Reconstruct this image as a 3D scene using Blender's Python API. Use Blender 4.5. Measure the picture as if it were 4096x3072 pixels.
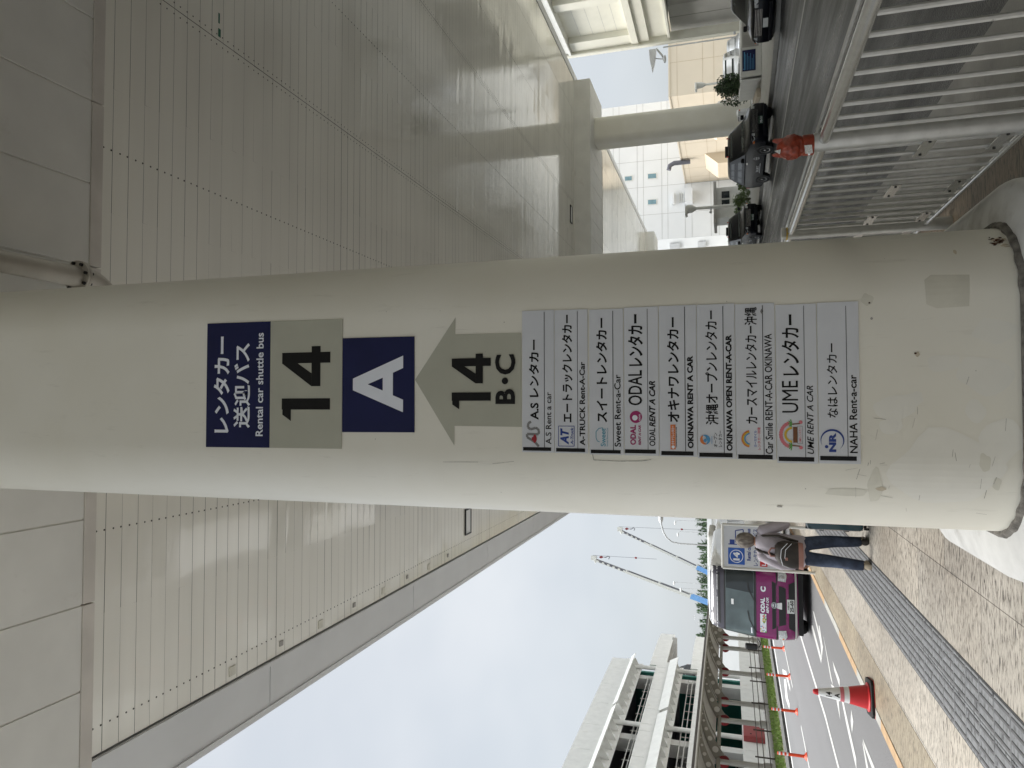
import bpy, bmesh, math, random
from math import sin, cos, pi, radians as R, sqrt, hypot, atan2
from mathutils import Vector, Matrix

for _o in list(bpy.data.objects):
    bpy.data.objects.remove(_o)
SC = bpy.context.scene
COL = SC.collection

# ------------------------------------------------------------------ camera
# The photograph was taken with the phone held on its side, so the camera is rolled by 90 degrees.
cam = bpy.data.cameras.new('camera')
camo = bpy.data.objects.new('camera', cam)
COL.objects.link(camo)
cam.sensor_fit = 'HORIZONTAL'
cam.sensor_width = 36.0
cam.lens = 36.0 * 2844.0 / 4096.0
cam.clip_start = 0.05
cam.clip_end = 3000
def _dirl(x, y): return Vector(((x - 2048) / 2844.0, -(y - 1536) / 2844.0, -1.0))
_Y = _dirl(2913, 1631).normalized()
_Z = _dirl(-7306, 1639); _Z = (_Z - _Y * _Z.dot(_Y)).normalized()
_X = _Y.cross(_Z)
camo.matrix_world = Matrix(((_X.x, _X.y, _X.z, 0), (_Y.x, _Y.y, _Y.z, 0), (_Z.x, _Z.y, _Z.z, 1.7), (0, 0, 0, 1)))
SC.camera = camo

# ------------------------------------------------------------------ sky, sun, exposure
SC.view_settings.view_transform = 'Standard'
SC.view_settings.look = 'None'
SC.view_settings.gamma = 1.0
SC.view_settings.exposure = 1.45
SUN_EL, SUN_AZ = R(62), R(-70)          # high, behind thin cloud, to the left of the view
W = bpy.data.worlds.new('World'); SC.world = W
W.use_nodes = True
nt = W.node_tree; N = nt.nodes; L = nt.links
N.clear()
wo = N.new('ShaderNodeOutputWorld'); bg = N.new('ShaderNodeBackground')
bg.inputs['Strength'].default_value = 0.1
sky = N.new('ShaderNodeTexSky'); sky.sky_type = 'NISHITA'; sky.sun_disc = False
sky.sun_elevation = SUN_EL; sky.sun_rotation = SUN_AZ
sky.air_density = 1.0; sky.dust_density = 3.0
tc = N.new('ShaderNodeTexCoord')
mp = N.new('ShaderNodeMapping'); mp.inputs['Scale'].default_value = (1.0, 1.0, 1.6)
nz = N.new('ShaderNodeTexNoise'); nz.inputs['Scale'].default_value = 1.7; nz.inputs['Detail'].default_value = 4; nz.inputs['Roughness'].default_value = 0.5
cr = N.new('ShaderNodeValToRGB')
cr.color_ramp.elements[0].position = 0.36; cr.color_ramp.elements[0].color = (2.0, 2.2, 2.38, 1)
cr.color_ramp.elements[1].position = 0.7; cr.color_ramp.elements[1].color = (2.95, 3.02, 3.06, 1)
sep = N.new('ShaderNodeSeparateXYZ')
el = N.new('ShaderNodeValToRGB')      # an overcast sky is brighter towards the zenith
el.color_ramp.elements[0].position = 0.6; el.color_ramp.elements[0].color = (1, 1, 1, 1)
el.color_ramp.elements[1].position = 1.0; el.color_ramp.elements[1].color = (9.3, 9.1, 8.8, 1)
mul = N.new('ShaderNodeMix'); mul.data_type = 'RGBA'; mul.blend_type = 'MULTIPLY'; mul.inputs[0].default_value = 1.0
mx = N.new('ShaderNodeMix'); mx.data_type = 'RGBA'; mx.inputs[0].default_value = 0.9
L.new(tc.outputs['Generated'], mp.inputs['Vector']); L.new(mp.outputs[0], nz.inputs['Vector'])
L.new(nz.outputs['Fac'], cr.inputs['Fac'])
L.new(tc.outputs['Generated'], sep.inputs[0]); L.new(sep.outputs['Z'], el.inputs['Fac'])
L.new(cr.outputs['Color'], mul.inputs[6]); L.new(el.outputs['Color'], mul.inputs[7])
L.new(sky.outputs['Color'], mx.inputs[6]); L.new(mul.outputs[2], mx.inputs[7])
L.new(mx.outputs[2], bg.inputs['Color']); L.new(bg.outputs[0], wo.inputs['Surface'])

sl = bpy.data.lights.new('sun', 'SUN'); sl.energy = 1.5; sl.angle = R(35); sl.color = (1.0, 0.96, 0.9)
so = bpy.data.objects.new('sun', sl); COL.objects.link(so)
so.location = (-30, -10, 60)
# light travels from the upper left (-X) downwards
_sd = Vector((sin(SUN_AZ) * cos(SUN_EL), cos(SUN_AZ) * cos(SUN_EL), sin(SUN_EL)))
so.rotation_euler = _sd.to_track_quat('Z', 'Y').to_euler()
SC.cycles.max_bounces = 10
SC.cycles.diffuse_bounces = 6
SC.cycles.glossy_bounces = 4
SC.cycles.caustics_reflective = False
SC.cycles.caustics_refractive = False

# ------------------------------------------------------------------ materials
def _base(name):
    m = bpy.data.materials.new(name); m.use_nodes = True
    return m, m.node_tree, m.node_tree.nodes['Principled BSDF']
def mat(name, col, rough=0.5, metal=0.0, var=0.08, scale=4.0, bump=0.0, bscale=60.0, spec=0.5, coat=0.0, stretch=(1, 1, 1), detail=4, alpha=None, dirt=None, dscale=1.5, dth=(0.55, 0.75)):
    m, t, b = _base(name)
    n = t.nodes; l = t.links
    tcx = n.new('ShaderNodeTexCoord'); mpx = n.new('ShaderNodeMapping'); mpx.inputs['Scale'].default_value = stretch
    l.new(tcx.outputs['Object'], mpx.inputs['Vector'])
    no = n.new('ShaderNodeTexNoise'); no.inputs['Scale'].default_value = scale; no.inputs['Detail'].default_value = detail
    l.new(mpx.outputs[0], no.inputs['Vector'])
    ra = n.new('ShaderNodeValToRGB')
    ra.color_ramp.elements[0].position = 0.3; ra.color_ramp.elements[1].position = 0.7
    ra.color_ramp.elements[0].color = tuple(max(0, c * (1 - var)) for c in col) + (1,)
    ra.color_ramp.elements[1].color = tuple(min(1, c * (1 + var)) for c in col) + (1,)
    l.new(no.outputs['Fac'], ra.inputs['Fac'])
    out = ra.outputs['Color']
    if dirt:
        n2 = n.new('ShaderNodeTexNoise'); n2.inputs['Scale'].default_value = dscale; n2.inputs['Detail'].default_value = 8; n2.inputs['Roughness'].default_value = 0.65
        l.new(mpx.outputs[0], n2.inputs['Vector'])
        r2 = n.new('ShaderNodeValToRGB'); r2.color_ramp.elements[0].position = dth[0]; r2.color_ramp.elements[1].position = dth[1]
        l.new(n2.outputs['Fac'], r2.inputs['Fac'])
        mm = n.new('ShaderNodeMix'); mm.data_type = 'RGBA'; l.new(r2.outputs['Color'], mm.inputs[0])
        l.new(out, mm.inputs[6]); mm.inputs[7].default_value = tuple(dirt) + (1,)
        out = mm.outputs[2]
    l.new(out, b.inputs['Base Color'])
    b.inputs['Roughness'].default_value = rough; b.inputs['Metallic'].default_value = metal
    b.inputs['Specular IOR Level'].default_value = spec; b.inputs['Coat Weight'].default_value = coat
    b.inputs['Coat Roughness'].default_value = 0.08
    if bump:
        nb = n.new('ShaderNodeTexNoise'); nb.inputs['Scale'].default_value = bscale; nb.inputs['Detail'].default_value = 3
        l.new(mpx.outputs[0], nb.inputs['Vector'])
        bu = n.new('ShaderNodeBump'); bu.inputs['Strength'].default_value = bump; bu.inputs['Distance'].default_value = 0.01
        l.new(nb.outputs['Fac'], bu.inputs['Height']); l.new(bu.outputs[0], b.inputs['Normal'])
    return m
M = {}
M['soffit'] = mat('soffit_paint', (0.85, 0.835, 0.765), 0.085, var=0.035, scale=0.6, spec=0.6, bump=0.05, bscale=9, stretch=(0.25, 3.0, 1))
M['beam'] = mat('beam_paint', (0.72, 0.715, 0.68), 0.5, var=0.05, scale=1.3, dirt=(0.5, 0.47, 0.42), dscale=0.7, dth=(0.6, 0.8))
M['strip'] = mat('beam_edge_paint', (0.62, 0.585, 0.54), 0.55, var=0.09, scale=1.5)
M['fascia'] = mat('fascia_paint', (0.67, 0.68, 0.69), 0.5, var=0.04, scale=0.8)
M['dark'] = mat('dark_gap', (0.09, 0.085, 0.075), 0.8)
M['screw'] = mat('screw_head', (0.05, 0.048, 0.04), 0.6)
M['plinth'] = mat('plinth_render', (0.58, 0.58, 0.57), 0.75, var=0.1, scale=5, bump=0.3, bscale=25, dirt=(0.4, 0.39, 0.37), dscale=3.0, dth=(0.56, 0.72))
M['mortar'] = mat('mortar', (0.15, 0.14, 0.125), 0.95, var=0.5, scale=22, bump=0.8, bscale=50)
M['steel'] = mat('galvanised_steel', (0.52, 0.52, 0.5), 0.38, metal=0.55, var=0.1, scale=14, dirt=(0.2, 0.19, 0.17), dscale=18, dth=(0.66, 0.74))
M['rail'] = mat('rail_steel', (0.6, 0.6, 0.58), 0.24, metal=0.8, var=0.06, scale=20)
M['clay'] = mat('terracotta_glaze', (0.25, 0.04, 0.018), 0.38, var=0.35, scale=40, spec=0.45, bump=0.25, bscale=90)
M['chip'] = mat('chipped_plaster', (0.5, 0.5, 0.48), 0.9, var=0.3, scale=120)
M['navy'] = mat('navy_film', (0.007, 0.01, 0.06), 0.6, spec=0.3, var=0.12, scale=3)
M['greige'] = mat('grey_green_film', (0.42, 0.42, 0.35), 0.55, var=0.035, scale=5, bump=0.06, bscale=14)
M['signwhite'] = mat('white_film', (0.6, 0.62, 0.66), 0.45, var=0.03, scale=5, bump=0.05, bscale=12)
M['ink'] = mat('black_ink', (0.006, 0.006, 0.006), 0.6, spec=0.25)
M['paperwhite'] = mat('white_ink', (0.75, 0.78, 0.85), 0.5, var=0.02)
M['white'] = mat('white_paint', (0.75, 0.76, 0.76), 0.45, var=0.04, scale=3)
M['offwhite'] = mat('offwhite_paint', (0.66, 0.66, 0.63), 0.5, var=0.06, scale=2, dirt=(0.5, 0.46, 0.38), dscale=0.6, dth=(0.62, 0.8))
M['red'] = mat('red_paint', (0.55, 0.02, 0.025), 0.45)
M['hubred'] = mat('hub_red', (0.2, 0.012, 0.016), 0.5)
M['orange'] = mat('orange_plastic', (0.74, 0.065, 0.012), 0.45)
M['reflect'] = mat('reflective_white', (0.75, 0.77, 0.78), 0.4)
M['magenta'] = mat('magenta_ink', (0.32, 0.012, 0.12), 0.5)
M['blue'] = mat('blue_ink', (0.02, 0.1, 0.42), 0.5)
M['nr'] = mat('deep_blue_ink', (0.015, 0.045, 0.24), 0.5)
M['teal'] = mat('teal_ink', (0.1, 0.3, 0.4), 0.5)
M['greylogo'] = mat('grey_ink', (0.2, 0.2, 0.2), 0.5)
M['logored'] = mat('dark_red_ink', (0.3, 0.01, 0.02), 0.5)
M['logoorange'] = mat('orange_ink', (0.6, 0.17, 0.04), 0.5)
M['green'] = mat('green_ink', (0.1, 0.3, 0.06), 0.6)
M['survey'] = mat('survey_mark_green', (0.02, 0.13, 0.08), 0.6)
M['brown'] = mat('brown_ink', (0.16, 0.06, 0.02), 0.6)
M['pink'] = mat('pink_ink', (0.6, 0.17, 0.2), 0.6)
M['skyink'] = mat('sky_ink', (0.08, 0.28, 0.5), 0.6)
M['yellow'] = mat('yellow_ink', (0.6, 0.4, 0.03), 0.6)
M['rust'] = mat('rust', (0.06, 0.022, 0.01), 0.9, var=0.5, scale=40)
M['ruststain'] = mat('rust_wash', (0.55, 0.49, 0.38), 0.8, var=0.25, scale=12)
M['scuff'] = mat('scuff', (0.34, 0.33, 0.3), 0.8, var=0.4, scale=60)
M['patch'] = mat('repaint_patch', (0.755, 0.745, 0.685), 0.5, var=0.03)
M['tapeold'] = mat('old_adhesive', (0.64, 0.625, 0.545), 0.6, var=0.06, scale=8)
M['kerb'] = mat('kerb_concrete', (0.4, 0.395, 0.37), 0.8, var=0.12, scale=4, bump=0.3, bscale=50)
M['gutter'] = mat('gutter_concrete', (0.27, 0.265, 0.25), 0.55, var=0.18, scale=2, bump=0.25, bscale=50, dirt=(0.12, 0.115, 0.105), dscale=1.2)
M['kerborange'] = mat('kerb_orange', (0.44, 0.29, 0.16), 0.7, var=0.15, scale=6)
M['blackkerb'] = mat('stained_kerb', (0.085, 0.085, 0.08), 0.8, var=0.4, scale=4)
M['marking'] = mat('road_marking_white', (0.5, 0.5, 0.49), 0.65, var=0.06, scale=8, dirt=(0.4, 0.4, 0.4), dscale=5, dth=(0.58, 0.76))
M['soil'] = mat('verge_soil', (0.14, 0.12, 0.07), 0.95, var=0.3, scale=3)
M['grass'] = mat('grass_blade', (0.13, 0.21, 0.04), 0.8, var=0.35, scale=1.2)
M['leaf'] = mat('leaf_green', (0.035, 0.065, 0.022), 0.55, var=0.5, scale=2.5)
M['leaf2'] = mat('leaf_bright', (0.1, 0.15, 0.045), 0.6, var=0.5, scale=1.5)
M['pine'] = mat('ironwood_green', (0.07, 0.115, 0.055), 0.8, var=0.45, scale=0.25)
M['bark'] = mat('bark', (0.1, 0.075, 0.05), 0.9)
M['beige'] = mat('beige_wall', (0.56, 0.49, 0.39), 0.75, var=0.03, scale=0.5)
M['beigedk'] = mat('beige_bay', (0.55, 0.46, 0.345), 0.75, var=0.03, scale=0.5)
M['wallwhite'] = mat('white_wall', (0.72, 0.73, 0.735), 0.7, var=0.025, scale=0.4)
M['joint'] = mat('panel_joint', (0.42, 0.42, 0.41), 0.8)
M['joint2'] = mat('panel_joint_beige', (0.4, 0.32, 0.22), 0.8)
M['glassteal'] = mat('teal_window', (0.17, 0.28, 0.32), 0.15, var=0.2, scale=1, spec=0.6)
M['glassdark'] = mat('dark_window', (0.02, 0.026, 0.028), 0.06, var=0.3, scale=1.5, spec=0.7)
M['glassmid'] = mat('car_glass', (0.035, 0.045, 0.045), 0.04, var=0.4, scale=1.2, spec=0.8)
M['green_wall'] = mat('green_wall', (0.03, 0.2, 0.16), 0.6, var=0.06)
M['concrete'] = mat('concrete', (0.36, 0.35, 0.33), 0.75, var=0.08, scale=1.5)
M['concretedk'] = mat('pier_concrete', (0.3, 0.295, 0.275), 0.75, var=0.08, scale=0.8)
M['garageslab'] = mat('shade_painted_slab', (0.13, 0.13, 0.14), 0.8, var=0.1, scale=0.5)  # dark grey stands in for the shade inside the car park
M['cream'] = mat('cream_paint', (0.66, 0.645, 0.56), 0.55, var=0.04, scale=1)
M['canopygrey'] = mat('canopy_steel', (0.33, 0.31, 0.27), 0.55, var=0.08, scale=2)
M['canopypanel'] = mat('canopy_panel', (0.72, 0.69, 0.66), 0.5, var=0.03)
M['postgrey'] = mat('post_paint', (0.5, 0.49, 0.46), 0.55, var=0.08, scale=2)
M['pipe'] = mat('grey_pipe', (0.5, 0.47, 0.42), 0.35, var=0.08, scale=4)
M['cabred'] = mat('cabinet_red', (0.26, 0.045, 0.045), 0.5, var=0.1, scale=3)
M['carblack'] = mat('black_car_paint', (0.004, 0.005, 0.009), 0.25, spec=0.2, coat=0.12, var=0.1)
M['carnavy'] = mat('navy_car_paint', (0.02, 0.024, 0.075), 0.2, coat=0.8)
M['carwhite'] = mat('white_car_paint', (0.75, 0.76, 0.77), 0.25, coat=0.6, var=0.02)
M['carsilver'] = mat('silver_car_paint', (0.45, 0.46, 0.47), 0.28, metal=0.4, coat=0.6, var=0.02)
M['purple'] = mat('purple_bus_paint', (0.2, 0.006, 0.11), 0.24, coat=0.6, var=0.03)
M['busgrey'] = mat('bus_header_grey', (0.05, 0.048, 0.066), 0.4, coat=0.1)
M['trim'] = mat('black_trim', (0.012, 0.012, 0.013), 0.45)
M['rubber'] = mat('tyre_rubber', (0.014, 0.014, 0.014), 0.85)
M['chrome'] = mat('chrome', (0.6, 0.6, 0.6), 0.18, metal=0.9)
M['lampglass'] = mat('lamp_glass', (0.5, 0.52, 0.53), 0.12, var=0.35, scale=25, spec=0.8)
M['amber'] = mat('amber_lens', (0.6, 0.16, 0.03), 0.2)
M['plate'] = mat('plate_white', (0.72, 0.74, 0.73), 0.5)
M['plategreen'] = mat('plate_green', (0.02, 0.06, 0.04), 0.5)
M['craneblue'] = mat('crane_blue', (0.17, 0.36, 0.66), 0.4)
M['cranewhite'] = mat('crane_white', (0.6, 0.6, 0.56), 0.5)
M['cranedark'] = mat('crane_dark', (0.1, 0.1, 0.12), 0.5)
M['lampgrey'] = mat('lamp_post_grey', (0.5, 0.51, 0.52), 0.5)
M['denim'] = mat('denim', (0.038, 0.052, 0.088), 0.9, var=0.5, scale=7, bump=0.3, bscale=14, dirt=(0.09, 0.12, 0.19), dscale=4, dth=(0.52, 0.75))
M['shirt'] = mat('lavender_shirt', (0.42, 0.385, 0.43), 0.85, var=0.1, scale=6, bump=0.5, bscale=10)
M['skin'] = mat('skin', (0.42, 0.22, 0.14), 0.6)
M['hair'] = mat('grey_hair', (0.2, 0.175, 0.155), 0.8, var=0.5, scale=30, bump=0.5, bscale=60, stretch=(1, 1, 0.3))
M['bag'] = mat('dark_brown_nylon', (0.028, 0.022, 0.018), 0.6, var=0.3, scale=15)
M['bagpink'] = mat('dusty_pink_trim', (0.33, 0.17, 0.14), 0.7)
M['shoe'] = mat('beige_shoe', (0.4, 0.34, 0.26), 0.8)
M['case'] = mat('teal_suitcase', (0.015, 0.06, 0.08), 0.22, coat=0.4)
M['fencedark'] = mat('dark_bronze', (0.045, 0.035, 0.028), 0.5)

# column paint: off-white with repainted patches and grime that gathers low down in irregular shapes
def column_paint():
    m, t, b = _base('column_paint'); n = t.nodes; l = t.links
    tcx = n.new('ShaderNodeTexCoord')
    a = n.new('ShaderNodeTexNoise'); a.inputs['Scale'].default_value = 0.9; a.inputs['Detail'].default_value = 5
    l.new(tcx.outputs['Object'], a.inputs['Vector'])
    ra = n.new('ShaderNodeValToRGB'); ra.color_ramp.elements[0].position = 0.35; ra.color_ramp.elements[1].position = 0.65
    ra.color_ramp.elements[0].color = (0.73, 0.71, 0.625, 1); ra.color_ramp.elements[1].color = (0.775, 0.76, 0.69, 1)
    l.new(a.outputs['Fac'], ra.inputs['Fac'])
    mp2 = n.new('ShaderNodeMapping'); mp2.inputs['Scale'].default_value = (9, 9, 1.2)
    l.new(tcx.outputs['Object'], mp2.inputs['Vector'])
    g = n.new('ShaderNodeTexNoise'); g.inputs['Scale'].default_value = 1.6; g.inputs['Detail'].default_value = 9; g.inputs['Roughness'].default_value = 0.7
    l.new(mp2.outputs[0], g.inputs['Vector'])
    rg = n.new('ShaderNodeValToRGB'); rg.color_ramp.elements[0].position = 0.6; rg.color_ramp.elements[1].position = 0.8
    l.new(g.outputs['Fac'], rg.inputs['Fac'])
    sc = n.new('ShaderNodeMath'); sc.operation = 'MULTIPLY'; sc.inputs[1].default_value = 0.45
    l.new(rg.outputs['Color'], sc.inputs[0])
    mm = n.new('ShaderNodeMix'); mm.data_type = 'RGBA'
    l.new(sc.outputs[0], mm.inputs[0]); l.new(ra.outputs['Color'], mm.inputs[6]); mm.inputs[7].default_value = (0.42, 0.4, 0.34, 1)
    l.new(mm.outputs[2], b.inputs['Base Color'])
    b.inputs['Roughness'].default_value = 0.42
    bu = n.new('ShaderNodeBump'); bu.inputs['Strength'].default_value = 0.06; bu.inputs['Distance'].default_value = 0.02
    l.new(a.outputs['Fac'], bu.inputs['Height']); l.new(bu.outputs[0], b.inputs['Normal'])
    return m
M['column'] = column_paint()

# travertine-like paving: light stone with dark elongated pits running across, slab joints in a brick node
def paving(name='pitted_stone_paving', tint=(1, 1, 1)):
    m, t, b = _base(name); n = t.nodes; l = t.links
    tcx = n.new('ShaderNodeTexCoord')
    mp1 = n.new('ShaderNodeMapping'); mp1.inputs['Scale'].default_value = (11, 48, 1)
    l.new(tcx.outputs['Object'], mp1.inputs['Vector'])
    a = n.new('ShaderNodeTexNoise'); a.inputs['Scale'].default_value = 1.0; a.inputs['Detail'].default_value = 7; a.inputs['Roughness'].default_value = 0.68; a.inputs['Distortion'].default_value = 0.6
    l.new(mp1.outputs[0], a.inputs['Vector'])
    ra = n.new('ShaderNodeValToRGB')
    e = ra.color_ramp.elements
    e[0].position = 0.34; e[0].color = (0.05, 0.046, 0.042, 1)
    e[1].position = 0.62; e[1].color = (0.58, 0.55, 0.495, 1)
    for p, c in ((0.41, (0.17, 0.15, 0.125, 1)), (0.47, (0.42, 0.39, 0.345, 1)), (0.54, (0.5, 0.47, 0.42, 1))):
        q = e.new(p); q.color = c
    l.new(a.outputs['Fac'], ra.inputs['Fac'])
    br = n.new('ShaderNodeTexBrick'); br.offset = 0.0
    br.inputs['Scale'].default_value = 1.0; br.inputs['Mortar Size'].default_value = 0.004
    br.inputs['Brick Width'].default_value = 0.595; br.inputs['Row Height'].default_value = 0.88
    br.inputs['Color1'].default_value = (1, 0.97, 0.93, 1); br.inputs['Color2'].default_value = (0.84, 0.83, 0.82, 1); br.inputs['Mortar'].default_value = (0.22, 0.2, 0.18, 1)
    mp2 = n.new('ShaderNodeMapping'); mp2.inputs['Location'].default_value = (1.33 + 0.595 * 8, 0.32 + 8.8, 0)
    l.new(tcx.outputs['Object'], mp2.inputs['Vector']); l.new(mp2.outputs[0], br.inputs['Vector'])
    mu = n.new('ShaderNodeMix'); mu.data_type = 'RGBA'; mu.blend_type = 'MULTIPLY'; mu.inputs[0].default_value = 1
    l.new(ra.outputs['Color'], mu.inputs[6]); l.new(br.outputs['Color'], mu.inputs[7])
    big = n.new('ShaderNodeTexNoise'); big.inputs['Scale'].default_value = 0.5; big.inputs['Detail'].default_value = 3
    l.new(tcx.outputs['Object'], big.inputs['Vector'])
    rb = n.new('ShaderNodeValToRGB'); rb.color_ramp.elements[0].color = (0.72, 0.7, 0.68, 1); rb.color_ramp.elements[1].color = (1.1, 1.1, 1.1, 1)
    rb.color_ramp.elements[0].position = 0.3; rb.color_ramp.elements[1].position = 0.6
    l.new(big.outputs['Fac'], rb.inputs['Fac'])
    mv = n.new('ShaderNodeMix'); mv.data_type = 'RGBA'; mv.blend_type = 'MULTIPLY'; mv.inputs[0].default_value = 1
    l.new(mu.outputs[2], mv.inputs[6]); l.new(rb.outputs['Color'], mv.inputs[7])
    mt = n.new('ShaderNodeMix'); mt.data_type = 'RGBA'; mt.blend_type = 'MULTIPLY'; mt.inputs[0].default_value = 1; mt.inputs[7].default_value = tuple(tint) + (1,)
    l.new(mv.outputs[2], mt.inputs[6]); l.new(mt.outputs[2], b.inputs['Base Color'])
    b.inputs['Roughness'].default_value = 0.5
    bu = n.new('ShaderNodeBump'); bu.inputs['Strength'].default_value = 0.35; bu.inputs['Distance'].default_value = 0.01
    l.new(a.outputs['Fac'], bu.inputs['Height']); l.new(bu.outputs[0], b.inputs['Normal'])
    return m
M['edgestone'] = paving('dark_brown_stone', (0.5, 0.43, 0.35))  # browner, darker tint for the strip along the fence
M['border'] = paving('brown_border_stone', (0.74, 0.68, 0.56))
M['paving'] = paving()
M['tactile'] = mat('tactile_grey', (0.21, 0.215, 0.225), 0.55, var=0.25, scale=18, dirt=(0.035, 0.035, 0.038), dscale=16, dth=(0.53, 0.64), stretch=(0.6, 1.4, 1))
M['tactjoint'] = mat('tactile_joint', (0.06, 0.06, 0.065), 0.7)
M['tactbar'] = mat('tactile_bar_dark', (0.1, 0.1, 0.106), 0.6, var=0.3, scale=10)  # bars a darker grey than the blocks under them

def asphalt(name, base, wet):
    m, t, b = _base(name); n = t.nodes; l = t.links
    tcx = n.new('ShaderNodeTexCoord')
    a = n.new('ShaderNodeTexNoise'); a.inputs['Scale'].default_value = 55; a.inputs['Detail'].default_value = 4
    l.new(tcx.outputs['Object'], a.inputs['Vector'])
    mp1 = n.new('ShaderNodeMapping'); mp1.inputs['Scale'].default_value = (1.2, 0.12, 1)
    l.new(tcx.outputs['Object'], mp1.inputs['Vector'])
    s = n.new('ShaderNodeTexNoise'); s.inputs['Scale'].default_value = 1.4; s.inputs['Detail'].default_value = 6; s.inputs['Roughness'].default_value = 0.6
    l.new(mp1.outputs[0], s.inputs['Vector'])
    ra = n.new('ShaderNodeValToRGB'); ra.color_ramp.elements[0].position = 0.3; ra.color_ramp.elements[1].position = 0.72
    ra.color_ramp.elements[0].color = tuple(c * 0.72 for c in base) + (1,); ra.color_ramp.elements[1].color = tuple(c * 1.3 for c in base) + (1,)
    l.new(a.outputs['Fac'], ra.inputs['Fac'])
    rs = n.new('ShaderNodeValToRGB'); rs.color_ramp.elements[0].position = 0.35; rs.color_ramp.elements[1].position = 0.68
    rs.color_ramp.elements[0].color = (0.88, 0.88, 0.88, 1); rs.color_ramp.elements[1].color = (1.1, 1.1, 1.1, 1)
    l.new(s.outputs['Fac'], rs.inputs['Fac'])
    mu = n.new('ShaderNodeMix'); mu.data_type = 'RGBA'; mu.blend_type = 'MULTIPLY'; mu.inputs[0].default_value = 1
    l.new(ra.outputs['Color'], mu.inputs[6]); l.new(rs.outputs['Color'], mu.inputs[7])
    l.new(mu.outputs[2], b.inputs['Base Color'])
    rr = n.new('ShaderNodeMapRange'); rr.inputs[1].default_value = 0.35; rr.inputs[2].default_value = 0.65
    rr.inputs[3].default_value = 0.25 if wet else 0.72; rr.inputs[4].default_value = 0.5 if wet else 0.9
    b.inputs['Specular IOR Level'].default_value = 0.26 if wet else 0.4
    l.new(s.outputs['Fac'], rr.inputs[0]); l.new(rr.outputs[0], b.inputs['Roughness'])
    bu = n.new('ShaderNodeBump'); bu.inputs['Strength'].default_value = 0.8 if wet else 0.4; bu.inputs['Distance'].default_value = 0.02 if wet else 0.01
    l.new(a.outputs['Fac'], bu.inputs['Height']); l.new(bu.outputs[0], b.inputs['Normal'])
    return m
M['asphalt'] = asphalt('dry_asphalt', (0.15, 0.15, 0.155), False)
M['wetasphalt'] = asphalt('damp_asphalt', (0.034, 0.035, 0.037), True)
M['ground'] = asphalt('far_ground', (0.22, 0.22, 0.21), False)

# ------------------------------------------------------------------ helpers
def tag(o, label=None, cat=None, group=None, kind=None):
    if label: o['label'] = label
    if cat: o['category'] = cat
    if group: o['group'] = group
    if kind: o['kind'] = kind
    return o
def empty(name, loc, label, cat, group=None, rz=0.0):
    o = bpy.data.objects.new(name, None); COL.objects.link(o)
    o.location = loc; o.rotation_euler = (0, 0, rz); o.empty_display_size = 0.1
    return tag(o, label, cat, group)
def copy_tree(o, parent=None):
    c = o.copy(); COL.objects.link(c)
    if parent is not None: c.parent = parent
    for ch in list(o.children): copy_tree(ch, c)
    return c

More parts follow.
